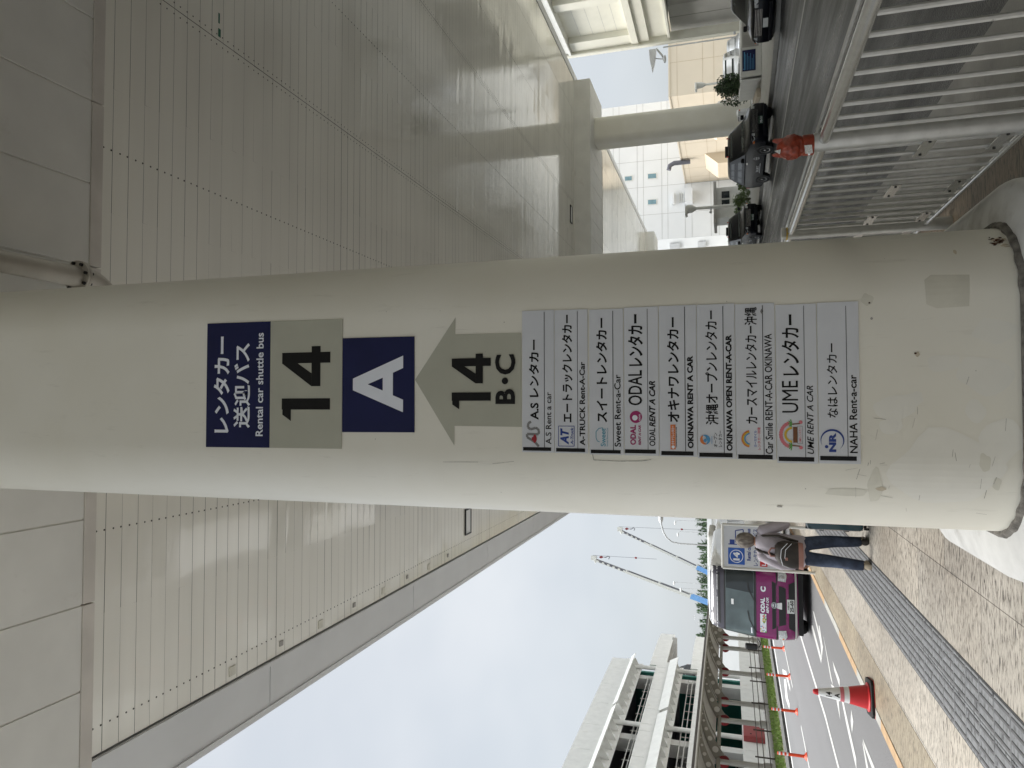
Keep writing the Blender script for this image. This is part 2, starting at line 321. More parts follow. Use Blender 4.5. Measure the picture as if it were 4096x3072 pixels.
class MB:
    """collects shapes in one bmesh and links them as one mesh object"""
    def __init__(self): self.bm = bmesh.new()
    def box(self, x0, x1, y0, y1, z0, z1, bev=0.0):
        bm = self.bm
        vs = [bm.verts.new(p) for p in ((x0, y0, z0), (x1, y0, z0), (x1, y1, z0), (x0, y1, z0), (x0, y0, z1), (x1, y0, z1), (x1, y1, z1), (x0, y1, z1))]
        fs = [bm.faces.new([vs[i] for i in f]) for f in ((3, 2, 1, 0), (4, 5, 6, 7), (0, 1, 5, 4), (1, 2, 6, 5), (2, 3, 7, 6), (3, 0, 4, 7))]
        if bev:
            es = list({e for f in fs for e in f.edges})
            bmesh.ops.bevel(bm, geom=es, offset=bev, segments=2, affect='EDGES', profile=0.5)
        return self
    def obox(self, c, ax, ay, az):
        """box from a centre and three half-axis vectors"""
        bm = self.bm; c = Vector(c); ax, ay, az = Vector(ax), Vector(ay), Vector(az)
        vs = [bm.verts.new(c + ax * i + ay * j + az * k) for i, j, k in ((-1, -1, -1), (1, -1, -1), (1, 1, -1), (-1, 1, -1), (-1, -1, 1), (1, -1, 1), (1, 1, 1), (-1, 1, 1))]
        for f in ((3, 2, 1, 0), (4, 5, 6, 7), (0, 1, 5, 4), (1, 2, 6, 5), (2, 3, 7, 6), (3, 0, 4, 7)): bm.faces.new([vs[i] for i in f])
        return self
    def tube(self, pts, r, n=10, cap=True, closed=False):
        bm = self.bm; pts = [Vector(p) for p in pts]; k = len(pts)
        rs = r if isinstance(r, (list, tuple)) else [r] * k
        rings = []; up = None
        for i, p in enumerate(pts):
            a = pts[i - 1] if i > 0 else (pts[-1] if closed else p); b = pts[i + 1] if i < k - 1 else (pts[0] if closed else p)
            t = (b - a).normalized()
            if up is None:
                u = t.orthogonal().normalized()
            else:
                u = (up - t * up.dot(t)).normalized()
            up = u; v = t.cross(u)
            rings.append([bm.verts.new(p + (u * cos(2 * pi * j / n) + v * sin(2 * pi * j / n)) * rs[i]) for j in range(n)])
        rng = range(k) if closed else range(k - 1)
        for i in rng:
            A, B = rings[i], rings[(i + 1) % k]
            for j in range(n): bm.faces.new((A[j], A[(j + 1) % n], B[(j + 1) % n], B[j]))
        if cap and not closed:
            bm.faces.new(rings[0][::-1]); bm.faces.new(rings[-1])
        return self
    def lathe(self, prof, c=(0, 0, 0), n=20, axis='Z', sx=1, sy=1):
        bm = self.bm; rings = []
        for r, z in prof:
            rg = []
            for j in range(n):
                a = 2 * pi * j / n; x, y = r * cos(a) * sx, r * sin(a) * sy
                p = (x, y, z) if axis == 'Z' else ((x, z, y) if axis == 'Y' else (z, x, y))
                rg.append(bm.verts.new((c[0] + p[0], c[1] + p[1], c[2] + p[2])))
            rings.append(rg)
        for A, B in zip(rings, rings[1:]):
            for j in range(n): bm.faces.new((A[j], A[(j + 1) % n], B[(j + 1) % n], B[j]))
        bm.faces.new(rings[0][::-1]); bm.faces.new(rings[-1])
        return self
    def poly(self, pts):
        self.bm.faces.new([self.bm.verts.new(p) for p in pts]); return self
    def prism(self, pts, d):
        """closed solid: polygon pts pushed along vector d"""
        bm = self.bm; d = Vector(d)
        a = [bm.verts.new(p) for p in pts]; b = [bm.verts.new(Vector(p) + d) for p in pts]; k = len(a)
        bm.faces.new(a[::-1]); bm.faces.new(b)
        for i in range(k): bm.faces.new((a[i], a[(i + 1) % k], b[(i + 1) % k], b[i]))
        return self
    def loft(self, rings, cap=True, close=True):
        bm = self.bm; rr = [[bm.verts.new(p) for p in r] for r in rings]
        n = len(rr[0])
        for A, B in zip(rr, rr[1:]):
            for j in range(n if close else n - 1): bm.faces.new((A[j], A[(j + 1) % n], B[(j + 1) % n], B[j]))
        if cap and close: bm.faces.new(rr[0][::-1]); bm.faces.new(rr[-1])
        return self
    def ball(self, c, r, sx=1, sy=1, sz=1, seg=12):
        mtx = Matrix.Translation(c) @ Matrix.Diagonal((r * sx, r * sy, r * sz, 1))
        bmesh.ops.create_uvsphere(self.bm, u_segments=seg, v_segments=max(6, seg // 2 + 2), radius=1, matrix=mtx); return self
    def build(self, name, m, parent=None, smooth=False, bevel=0, ang=40):
        bm = self.bm
        bmesh.ops.recalc_face_normals(bm, faces=bm.faces[:])
        me = bpy.data.meshes.new(name); bm.to_mesh(me); bm.free()
        o = bpy.data.objects.new(name, me); COL.objects.link(o)
        for mm in (m if isinstance(m, (list, tuple)) else [m]): me.materials.append(M[mm])
        if parent is not None: o.parent = parent
        if smooth:
            me.shade_smooth()
            me.set_sharp_from_angle(angle=R(ang))
        if bevel:
            b = o.modifiers.new('bevel', 'BEVEL'); b.width = bevel; b.segments = 2; b.limit_method = 'ANGLE'
        return o
def struct(o): o['kind'] = 'structure'; return o

_txt = {}
def text_bm(body, bold=0.0, shear=0.0, spacing=1.0):
    """letter outlines as a flat bmesh in the XY plane"""
    key = (body, bold, shear, spacing)
    if key in _txt: return _txt[key].copy()
    cu = bpy.data.curves.new('letters', 'FONT'); cu.body = body; cu.offset = bold; cu.shear = shear; cu.space_character = spacing
    cu.resolution_u = 3; cu.fill_mode = 'FRONT'
    o = bpy.data.objects.new('letters', cu); COL.objects.link(o)
    bpy.context.view_layer.update()
    dg = bpy.context.evaluated_depsgraph_get()
    ev = o.evaluated_get(dg); me = ev.to_mesh()
    bm = bmesh.new(); bm.from_mesh(me); ev.to_mesh_clear()
    bpy.data.objects.remove(o); bpy.data.curves.remove(cu)
    bmesh.ops.remove_doubles(bm, verts=bm.verts[:], dist=1e-5)
    _txt[key] = bm
    return bm.copy()
class Decal:
    """flat shapes drawn in (u, w), cut into narrow bands and laid on a surface by fn(u, w) -> xyz"""
    def __init__(self): self.bm = bmesh.new(); self.k = 0
    def _add(self, bm2, mi):
        self.k += 1            # each shape a hair above the one before, so that overlaps never share a plane
        for v in bm2.verts: v.co.z = self.k * 5e-5
        for f in bm2.faces: f.material_index = mi
        me = bpy.data.meshes.new('tmp'); bm2.to_mesh(me); bm2.free(); self.bm.from_mesh(me); bpy.data.meshes.remove(me)
    def text(self, body, u0, u1, w0, w1, mi=0, bold=0.02, shear=0.0, keep=False, spacing=1.0):
        b = text_bm(body, bold, shear, spacing)
        if not b.verts: return self
        xs = [v.co.x for v in b.verts]; ys = [v.co.y for v in b.verts]
        x0, x1, y0, y1 = min(xs), max(xs), min(ys), max(ys)
        sx = (u1 - u0) / max(1e-6, x1 - x0); sy = (w1 - w0) / max(1e-6, y1 - y0)
        if keep: sx = min(sx, sy); sy = sx
        for v in b.verts: v.co = Vector((u0 + (v.co.x - x0) * sx, w0 + (v.co.y - y0) * sy, 0))
        self._add(b, mi); return self
    def poly(self, pts, mi=0):
        b = bmesh.new(); f = b.faces.new([b.verts.new((p[0], p[1], 0)) for p in pts])
        bmesh.ops.triangulate(b, faces=[f]); self._add(b, mi); return self
    def rect(self, u0, u1, w0, w1, mi=0): return self.poly([(u0, w0), (u1, w0), (u1, w1), (u0, w1)], mi)
    def disc(self, u, w, r, mi=0, n=20, ry=None): return self.poly([(u + r * cos(2 * pi * i / n), w + (ry or r) * sin(2 * pi * i / n)) for i in range(n)], mi)
    def ring(self, u, w, r0, r1, mi=0, n=28, a0=0, a1=2 * pi, crescent=False):
        for i in range(n):
            a, b2 = a0 + (a1 - a0) * i / n, a0 + (a1 - a0) * (i + 1) / n
            def rr(q):
                if not crescent: return r0
                return r1 - (r1 - r0) * sin(pi * (q - a0) / (a1 - a0))
            if rr(a) > r1 - 1e-5 and rr(b2) > r1 - 1e-5: continue
            self.poly([(u + rr(a) * cos(a), w + rr(a) * sin(a)), (u + r1 * cos(a), w + r1 * sin(a)), (u + r1 * cos(b2), w + r1 * sin(b2)), (u + rr(b2) * cos(b2), w + rr(b2) * sin(b2))], mi)
        return self
    def stroke(self, pts, wd, mi=0):
        for (a, b), (c, d) in zip(pts, pts[1:]):
            L_ = hypot(c - a, d - b) or 1; nx, ny = -(d - b) / L_ * wd / 2, (c - a) / L_ * wd / 2
            self.poly([(a + nx, b + ny), (a - nx, b - ny), (c - nx, d - ny), (c + nx, d + ny)], mi)
        return self
    def build(self, name, mats, parent, fn, cut=None, cutw=None, thick=0.0):
        bm = self.bm
        for step, ax in ((cut, 0), (cutw, 1)):
            if step and bm.verts:
                lo = min(v.co[ax] for v in bm.verts); hi = max(v.co[ax] for v in bm.verts)
                k = math.floor(lo / step) + 1
                while k * step < hi:
                    co = [0, 0, 0]; no = [0, 0, 0]; co[ax] = k * step; no[ax] = 1
                    bmesh.ops.bisect_plane(bm, geom=bm.verts[:] + bm.edges[:] + bm.faces[:], plane_co=co, plane_no=no); k += 1
        for f in bm.faces:
            if f.normal.z < 0: f.normal_flip()
        if thick:
            geo = bmesh.ops.extrude_face_region(bm, geom=bm.faces[:])
            for v in geo['geom']:
                if isinstance(v, bmesh.types.BMVert): v.co.z += thick
        for v in bm.verts:
            p = fn(v.co.x, v.co.y, v.co.z); v.co = Vector(p)
        bmesh.ops.recalc_face_normals(bm, faces=bm.faces[:]) if thick else None
        me = bpy.data.meshes.new(name); bm.to_mesh(me); bm.free()
        o = bpy.data.objects.new(name, me); COL.objects.link(o)
        for mm in (mats if isinstance(mats, (list, tuple)) else [mats]): me.materials.append(M[mm])
        if parent is not None: o.parent = parent
        return o
def arc(c, r, a0, a1, n=10): return [(c[0] + r * cos(a0 + (a1 - a0) * i / n), c[1] + r * sin(a0 + (a1 - a0) * i / n)) for i in range(n + 1)]
# ================================================================== ground, roads, paving
ZL, ZR = -0.22, -0.15
def sheet(name, pts, z, m):
    return struct(MB().poly([(x, y, z) for x, y in pts]).build(name, m))
sheet('ground', [(-900, -400), (900, -400), (900, 1600), (-900, 1600)], -0.32, 'ground')
def kx(y): return -3.86 + 0.022 * (y - 9.0) if y < 16 else -3.706 + 0.012 * (y - 16)   # kerb edge of the pavement
ys = [-30, -10, 0, 6, 9, 12, 16, 25, 40, 70, 120]
b = MB()
for y0, y1 in zip(ys, ys[1:]):
    b.poly([(-3.14, y0, 0), (1.0, y0, 0), (1.0, y1, 0), (-3.14, y1, 0)])
struct(b.build('pavement', 'paving'))
b = MB()
for y0, y1 in zip(ys, ys[1:]): b.poly([(kx(y0) + .15, y0, 0), (-3.146, y0, 0), (-3.146, y1, 0), (kx(y1) + .15, y1, 0)])
struct(b.build('pavement_border', 'border'))
sheet('pavement_edge', [(1.004, -30), (1.62, -30), (1.62, 120), (1.004, 120)], 0, 'edgestone')
# kerb stones: grey and orange lengths along the pavement edge, butted end to end
kb = MB(); ko = MB()
cuts = [-30, 1.0, 3.9, 6.4, 9.49, 11.15, 12.8, 14.65, 17.4, 20.2, 23.5, 27, 31, 36, 42, 50, 60, 80, 120]
for i, (y0, y1) in enumerate(zip(cuts, cuts[1:])):
    t = ko if i % 2 == 0 and i > 1 or i == 1 and False else kb
    t = ko if i in (3, 5, 7, 9, 11, 13, 15) else kb
    n_ = max(1, int((y1 - y0) / 3))
    for k in range(n_):
        a, c = y0 + (y1 - y0) * k / n_, y0 + (y1 - y0) * (k + 1) / n_ - 0.006
        t.prism([(kx(a), a, -.4), (kx(a) + .145, a, -.4), (kx(a) + .145, a, .006), (kx(a) + .02, a, .006), (kx(a), a, -.015)], (kx(c) - kx(a), c - a, 0))
struct(kb.build('kerb_stones', 'kerb')); struct(ko.build('painted_kerb_stones', 'kerborange'))
sheet('bus_road', [(-11.75, -30), (kx(-30) + .02, -30), (kx(9), 9), (kx(16), 16), (kx(120), 120), (-7.0, 120), (-11.35, 36), (-12.1, 22), (-13, 5), (-13.6, -30)], ZL, 'asphalt')
# road markings on the bus road
mk = Decal()
def mpoly(*p): mk.poly(list(p))
for pts in ([(-4.94, 18.86), (-4.9, 18.6), (-5.2, 16.9), (-5.3, 17.2)], [(-5.42, 19.25), (-5.3, 18.9), (-5.54, 17.2), (-5.68, 17.3)],
            [(-4.95, 17.67), (-4.91, 17.5), (-5.22, 16.95), (-5.56, 17.2), (-5.3, 17.35)], [(-4.93, 16.88), (-4.98, 16.7), (-5.47, 15.4), (-5.46, 15.75)],
            [(-4.99, 15.43), (-5.02, 14.5), (-5.16, 14.5), (-5.1, 15.2)], [(-5.56, 15.75), (-5.44, 15.3), (-5.3, 14.55), (-5.42, 14.5), (-5.58, 15.0)],
            [(-5.58, 14.95), (-5.42, 14.7), (-5.76, 14.5)], [(-5.31, 14.3), (-5.24, 14.1), (-5.42, 13.55), (-5.66, 12.78), (-5.84, 12.76), (-5.53, 13.76)],
            [(-5.05, 13.2), (-5.16, 13.0), (-5.42, 13.16), (-5.27, 13.28)], [(-5.06, 12.15), (-5.06, 11.2), (-5.17, 11.35), (-5.13, 12.0)], [(-5.1, 12.15), (-5.3, 11.7), (-5.42, 11.8), (-5.16, 12.15)]):
    mk.poly(pts)
mk.stroke([(-6.2, 34), (-6.5, 23.5), (-6.56, 20.4), (-6.58, 18.5), (-6.6, 16.7), (-6.78, 14.8), (-7.05, 11), (-7.6, 4)], 0.12)
mk.stroke([(-9.9, 56), (-10.95, 36.5), (-11.85, 25.5), (-12.7, 15)], 0.22)
mk.stroke([(-8.95, 29.8), (-9.13, 25.2)], 0.09); mk.stroke([(-9.2, 22.4), (-9.4, 19.6)], 0.1)
for dy in (0, -8.2):
    for pts in ([(-10.2, 30.0), (-9.75, 28.5), (-9.85, 27.9), (-9.95, 28.6), (-10.36, 29.6)], [(-10.31, 29.19), (-9.92, 28.09), (-10.3, 27.4), (-10.2, 26.6), (-10.43, 26.65), (-10.73, 28.36)], [(-9.8, 28.3), (-9.6, 28.2), (-9.5, 26.2), (-9.65, 26.2)]):
        mk.poly([(x - (0 if dy == 0 else .35), y + dy) for x, y in pts])
struct(mk.build('road_marking_paint', 'marking', None, lambda u, w, t: (u, w, ZL + 0.004 + t)))
# verge on the far side of the bus road
vx = lambda y: -15.15 + 0.055 * (y - 33.7)     # back of the verge
ex = lambda y: -12.05 + 0.062 * (y - 25.6)     # road edge
b = MB()
for y0, y1 in zip((10, 20, 30, 40, 50, 60), (20, 30, 40, 50, 60, 75)):
    b.prism([(ex(y0) - .02, y0, -.4), (ex(y0) - .02, y0, -.14), (ex(y0) - .5, y0, -.1), (ex(y0) - .5, y0, -.4)], (ex(y1) - ex(y0), y1 - y0, 0))
struct(b.build('verge_kerb', 'blackkerb'))
b = MB()
for y0, y1 in zip((10, 30, 50), (30, 50, 75)):
    b.poly([(ex(y0) - .45, y0, -.12), (vx(y0) - .3, y0, -.1), (vx(y1) - .3, y1, -.1), (ex(y1) - .45, y1, -.12)])
struct(b.build('verge', 'soil'))
random.seed(5)
g = MB()
for i in range(15000):
    y = random.uniform(22, 56); t = random.random(); x = (ex(y) - .55) * (1 - t) + (vx(y) + .1) * t
    h = random.uniform(.05, .13); a = random.uniform(0, 2 * pi); w = .022
    lx, ly = random.uniform(-.05, .05), random.uniform(-.05, .05)
    g.poly([(x - w * cos(a), y - w * sin(a), -.125), (x + w * cos(a), y + w * sin(a), -.125), (x + lx, y + ly, -.12 + h)])
tag(g.build('grass', 'grass'), 'short green grass strip between the stained kerb and the dark rail fence', 'grass', kind='stuff')
# strip behind the verge up to the car park
sheet('car_park_apron', [(-60, 5), (-15.0, 5), (-14.2, 55), (-9, 120), (-60, 120)], -0.2, 'concrete')

# right-hand taxi road
b = MB(); b.box(1.625, 1.75, -30, 120, -.4, -.004); b.box(1.755, 2.7, -30, 120, -.4, -.105)
struct(b.build('road_gutter', 'gutter'))
sheet('taxi_road', [(2.7, -30), (30, -30), (24, 10), (13.1, 26), (11.2, 41), (9.6, 70), (8, 120), (2.7, 120)], ZR, 'wetasphalt')
mk = Decal(); mk.stroke([(9.9, 12), (9.5, 22), (9.16, 26), (8.78, 40.2), (8.2, 60)], 0.13); mk.stroke([(9.0, 33.5), (8.9, 31.5)], .4)
struct(mk.build('taxi_lane_line', 'marking', None, lambda u, w, t: (u, w, ZR + 0.004 + t)))
# far kerb and the light pavement beyond the taxi road
kr = [(24, 10), (13.1, 26), (12.55, 30), (12.1, 36), (11.2, 41), (9.6, 70), (8, 120)]
b = MB()
for (xa, ya), (xb, yb) in zip(kr, kr[1:]):
    b.prism([(xa, ya, -.4), (xa, ya, .0), (xa + .2, ya, .02), (xa + .2, ya, -.4)], (xb - xa, yb - ya, 0))
struct(b.build('far_kerb', 'kerb'))
b = MB()
for (xa, ya), (xb, yb) in zip(kr, kr[1:]): b.poly([(xa + .2, ya, .0), (60, ya, .0), (60, yb, .0), (xb + .2, yb, .0)])
struct(b.build('far_pavement', 'kerb'))

# tactile guide strip: raised bars on dark blocks
b = MB(); tb = MB()
x0 = -2.525
for j in range(-14, 190):
    y0 = 2.0 + j * .3
    for i in range(2):
        xa = x0 + i * .3
        tb.box(xa + .003, xa + .297, y0 + .003, y0 + .297, -.02, .008)
        for k in range(4):
            xc = xa + .0375 + k * .075
            b.prism([(xc - .014, y0 + .012, .008), (xc + .014, y0 + .012, .008), (xc + .009, y0 + .02, .0125), (xc - .009, y0 + .02, .0125)], (0, .262, 0))
tb_o = struct(tb.build('tactile_paving', 'tactile')); bo = struct(b.build('tactile_bars', 'tactbar'))
struct(MB().box(x0 - .01, x0 + .61, -3, 60, -.05, .004).build('tactile_bed', 'tactjoint'))

# ================================================================== the canopy overhead
ZC, ZB = 11.0, 9.97
canopy = empty('canopy', (8, 0, ZC), 'huge pale canopy with a panelled soffit spanning overhead above pavement and road', 'canopy')
def P(o, root):        # parent while keeping world placement
    o.parent = root; o.matrix_parent_inverse = Matrix.Translation(root.location).inverted() if root.rotation_euler.z == 0 else root.matrix_basis.inverted(); return o
random.seed(2)
b = MB(); cols = [-5.3, 1.09, 7.07, 13.05, 19.03, 21.1]
beams = (-79.5, -38.2, 3.1, 44.4, 85.7); BW = 4.38
dy = .3155
y = -12.0 - dy * 260
while y < 108:
    if not any(bs - .2 < y < bs + BW - dy for bs in beams):
        for xa, xb in zip(cols, cols[1:]):
            t0, t1 = random.gauss(0, .0019), random.gauss(0, .0019); h = random.gauss(0, .0005)
            n_ = 3 if xb - xa > 3 else 1
            for q in range(n_):
                u0, u1 = xa + (xb - xa) * q / n_, xa + (xb - xa) * (q + 1) / n_
                a0 = .007 if q == 0 else 0; a1 = .007 if q == n_ - 1 else 0
                sag = [0.0, .0015, -.001, 0][q:q + 2] if n_ == 3 else [0, 0]
                b.poly([(u0 + a0, y + .0035, ZC + h + t0 + sag[0]), (u1 - a1, y + .0035, ZC + h + t1 + sag[1]), (u1 - a1, y + dy - .0035, ZC + h - t1 * .6 + sag[1]), (u0 + a0, y + dy - .0035, ZC + h - t0 * .6 + sag[0])])
    y += dy
P(b.build('ceiling_panels', 'soffit'), canopy)
P(MB().box(-5.3, 21.1, -95, 108, ZC + .03, ZC + .6).build('ceiling_backing', 'dark'), canopy)
b = MB()
def dot(x, yy, s=.016): b.lathe([(s, ZC - .004), (s, ZC + .004)], (x, yy, 0), 6)
y = -2.0
while y < 46:
    if y > 7.5 or y < 3:
        for xr in (-4.88, -1.89, 4.08, 10.06, 16.04):
            dot(xr, y + .07); dot(xr, y + .24)
        for xr in (7.07, 13.05):
            for sx in (-.1, .1): dot(xr + sx, y + .08, .014); dot(xr + sx, y + .23, .014)
    y += dy
P(b.build('screw_heads', 'screw'), canopy)
for bs in beams:
    bo = MB(); x = -5.3 + .4
    bo.box(-5.3, 21.12, bs, bs + BW, ZB + .01, ZC + .5)
    P(bo.build('crossbeam', 'beam'), canopy)
    bp = MB(); edges = [-5.3] + [-4.89 + 1.135 * i for i in range(0, 23)] + [21.1]
    for xa, xb in zip(edges, edges[1:]): bp.box(xa + .012, xb - .012, bs + .01, bs + BW, ZB - .012, ZB + .02, bev=.004)
    P(bp.build('beam_underside', 'beam'), canopy)
    bp = MB()
    for i in range(-3, 10):
        xa = -4.89 + 2.27 * i if i > -1 else None
        if xa is None: continue
        bp.box(xa + .01, min(xa + 2.26, 21.1), bs + BW + .004, bs + BW + .185, ZB - .03, ZC + .02, bev=.006)
    P(bp.build('beam_edge_strip', 'strip'), canopy)
for xa, xb, s in ((-6.36, -5.33, 1), (21.13, 21.6, -1)):
    bf = MB(); y = -14.0
    edges = [-95, -80, -60, -40, -22, -14, -8.1, -1.1, 5.95, 13.02, 20.14, 27.19, 34.25, 41.3, 48.4, 55.5, 62.5, 69.6, 76.7, 83.8, 91, 98, 108]
    for y0, y1 in zip(edges, edges[1:]):
        if s == 1:
            bf.prism([(xb, y0 + .012, ZC - .02), (xa, y0 + .012, ZC - .02), (xa, y0 + .012, ZC + 1.3), (xb, y0 + .012, ZC + 1.3)], (0, y1 - y0 - .024, 0))
            bf.box(xb - .09, xb - .01, y0, y1, ZC - .05, ZC - .022)
            bf.box(xa, xa + .12, y0, y1, ZC - .055, ZC - .022)
        else:
            bf.box(xa, xb, y0, y1 - .02, ZC - .03, ZC + 1.3)
    P(bf.build('fascia', 'fascia'), canopy)
for yy in (11.83, 14.96, 18.17, 21.33): P(MB().box(-5.2, -5.02, yy - .09, yy + .09, ZC - .02, ZC - .004).build('inspection_tag', 'tapeold'), canopy)
for yy in (13.41, 16.54, 19.71, 22.95): P(MB().box(-5.13, -5.02, yy - .06, yy + .06, ZC - .025, ZC - .004).build('clip', 'concrete'), canopy)
P(MB().box(7.14, 7.3, 11.2, 11.27, ZC - .006, ZC - .003).box(7.4, 7.6, 11.2, 11.24, ZC - .006, ZC - .003).build('green_survey_mark', 'survey'), canopy)
P(MB().box(2.0, 21.1, -62, -61.5, -.3, ZC).build('light_blocking_wall', 'offwhite'), canopy)  # unseen wall behind the camera, added to hold back light from the rear
def ceil_light(x, y, z, lab, w=.95, d=.6):
    r = empty('ceiling_light', (x, y, z), lab, 'ceiling light', 'lights in the canopy')
    MB().box(-w / 2, w / 2, -d / 2, -d / 2 + .05, -.05, 0).box(-w / 2, w / 2, d / 2 - .05, d / 2, -.05, 0).box(-w / 2, -w / 2 + .05, -d / 2 + .05, d / 2 - .05, -.05, 0).box(w / 2 - .05, w / 2, -d / 2 + .05, d / 2 - .05, -.05, 0).build('frame', 'trim', r)
    MB().box(-w / 2 + .05, w / 2 - .05, -d / 2 + .05, d / 2 - .05, -.03, -.004).build('diffuser', 'white', r)
ceil_light(-4.2, 24.9, ZC - .002, 'dark framed square light in the soffit near its left fascia')
ceil_light(12.1, 43.3, ZC - .002, 'dark framed square light in the soffit just before the far crossbeam', 1.1, .55)
# drain pipe running under the near beam into the column
pp = empty('drain_pipe', (1.5, 6.0, 9.25), 'thick grey drain pipe with a bolted flange elbowing behind the big column top', 'pipe')
yf = 6.68; xp_, zp, rp = 1.595, 9.23, .125
b = MB().tube([(xp_, 2.0, zp), (xp_, yf, zp)], rp, 24)
P(b.build('pipe_run', 'pipe', smooth=True), pp)
pts = [(xp_, yf, zp)] + [(xp_ - .42 * (1 - cos(a)), yf + .08 + .42 * sin(a), zp) for a in [pi / 2 * i / 10 for i in range(11)]] + [(xp_ - 1.0, yf + .5, zp)]
P(MB().tube(pts, rp * 1.02, 24).build('elbow', 'pipe', smooth=True), pp)
b = MB().lathe([(rp * 1.0, yf - .03), (rp * 1.55, yf - .03), (rp * 1.55, yf - .003), (rp * 1.0, yf - .003)], (xp_, 0, zp), 28, 'Y').lathe([(rp, yf + .003), (rp * 1.55, yf + .003), (rp * 1.55, yf + .03), (rp, yf + .03)], (xp_, 0, zp), 28, 'Y')
fl = P(b.build('flange', 'pipe', smooth=True), pp)
for i in range(8):
    a = 2 * pi * i / 8 + .2
    MB().lathe([(.02, yf - .06), (.02, yf + .06)], (xp_ + rp * 1.3 * cos(a), 0, zp + rp * 1.3 * sin(a)), 6, 'Y').build('bolt', 'trim', fl)
P(MB().box(xp_ - .16, xp_ + .16, 4.9, 4.95, zp - .14, ZB - .03).build('hanger', 'pipe'), pp)

# ================================================================== columns
CX, CY, CA = 0.17, 5.385, 0.905
FLAT, RC = 0.44, 0.465                      # flat half width and corner radius of the shaft
def outline(hw, rc, n=26):
    """rounded square, counter-clockwise from +X"""
    pts = []; c = hw - rc
    for (sx_, sy_), a0 in (((1, 1), 0), ((-1, 1), pi / 2), ((-1, -1), pi), ((1, -1), 3 * pi / 2)):
        pts += arc((sx_ * c, sy_ * c), rc, a0, a0 + pi / 2, n)
    return pts
def column(loc, label, main):
    r = empty('support_column', loc, label, 'column')
    b = MB()
    rings = [[(x, y, z) for x, y in outline(CA, RC)] for z in (.14, .3, .6, 1.2, 2.4, 4, 6, 8, ZB + .015)]
    b.loft(rings).build('shaft', 'column', r, smooth=True, ang=60)
    b = MB(); rings = []
    for e, z in ((.045, .13), (.036, .166), (.02, .184), (.002, .182)):
        rings.append([(x * (1 + .003 * sin(j * .9) + .002 * sin(j * 2.1)), y * (1 + .003 * sin(j * .9) + .002 * sin(j * 2.1)), z + .004 * sin(j * 1.3)) for j, (x, y) in enumerate(outline(CA + e, RC + e))])
    b.loft(rings, cap=False).build('mortar_joint', 'mortar', r, smooth=True)
    b = MB(); rings = []
    for hx, y0, y1, rad, z in ((1.2, -1.1, 1.5, .7, -.05), (1.2, -1.1, 1.5, .7, .06), (1.185, -1.085, 1.485, .69, .1), (1.15, -1.05, 1.45, .67, .122), (1.0, -.98, 1.1, .58, .155), (.88, -.88, .88, .46, .16)):
        ring = []
        for (cx_, cy_), a0 in (((hx - rad, y1 - rad), 0), ((-hx + rad, y1 - rad), pi / 2), ((-hx + rad, y0 + rad), pi), ((hx - rad, y0 + rad), 3 * pi / 2)):
            ring += [(p[0], p[1], z) for p in arc((cx_, cy_), rad, a0, a0 + pi / 2, 10)]
        rings.append(ring)
    b.loft(rings).build('plinth', 'plinth', r, smooth=True, ang=50)
    return r
colr = column((CX, CY, 0), 'wide off-white column carrying the bus signs, in the middle of the view', True)
for (x, y) in ((18.35, 46.75),):
    column((x, y, 0), 'plain off-white column across the taxi road, standing behind the black taxi', False)

def on_col(off):
    """lays (u, w) onto the front of the big column; u is world X, w is world Z"""
    def fn(u, w, t=0):
        d = u - CX; s_ = math.copysign(1, d); e = abs(d)
        # u is the distance along the surface from the middle of the flat front
        if e <= FLAT: return (u, CY - CA - off - t, w)
        ph = min((e - FLAT) / RC, pi * .75)
        return (CX + s_ * (FLAT + (RC + off + t) * sin(ph)), CY - CA + RC - (RC + off + t) * cos(ph), w)
    return fn
def col_fn(off):
    g_ = on_col(off)
    return lambda u, w, t: g_(u, w, t)
CUT = .035
# wear on the column surface, parts of the column
inv = Matrix.Translation((CX, CY, 0)).inverted()
def wear(name, dec, mats, off=.0015):
    o = dec.build(name, mats, None, col_fn(off), CUT); o.parent = colr; o.matrix_parent_inverse = inv; return o
random.seed(11)
def blob(u, w, ru, rw, k=22, j=.25): 
    ph = [random.uniform(0, 6.28) for _ in range(4)]
    return [(u + ru * cos(a) * (1 + j * .5 * sin(2 * a + ph[0]) + j * .35 * sin(3 * a + ph[1]) + j * .25 * sin(5 * a + ph[2])), w + rw * sin(a) * (1 + j * .4 * sin(2 * a + ph[3]) + j * .3 * sin(4 * a + ph[0]))) for a in [2 * pi * i / k for i in range(k)]]
d = Decal()
for u, w, ru, rw in ((.0, .8, .07, .11), (-.1, .82, .05, .06), (.25, .55, .05, .09), (.18, .35, .1, .14), (.42, .3, .07, .1), (-.02, .4, .06, .05), (-.35, .55, .2, .28), (-.18, .28, .12, .1), (.05, .7, .04, .05)): d.poly(blob(u, w, ru, rw))
wear('repaint_patches', d, 'patch', .001)
d = Decal(); d.poly([(.56, .42), (.74, .41), (.75, .6), (.72, .635), (.58, .63), (.555, .58)])
for u, w, ru, rw in ((.62, .93, .035, .03), (-.46, .9, .1, .04), (-.5, 1.05, .03, .12), (-.3, .36, .05, .03), (-.42, .3, .04, .02)): d.poly(blob(u, w, ru, rw))
wear('adhesive_marks', d, 'tapeold', .0012)
d = Decal()
for i in range(26):
    u, w = random.uniform(-.7, .2), random.uniform(.25, 1.0); a = random.choice([random.uniform(-.3, .3), random.uniform(1.2, 1.9)]); l_ = random.uniform(.015, .07)
    d.stroke([(u, w), (u + l_ * cos(a), w + l_ * sin(a))], random.uniform(.001, .0025))
for i in range(20):
    u, w = random.uniform(-.6, .9), random.uniform(.2, 5.6); d.disc(u, w, random.uniform(.002, .004), 0, 6)
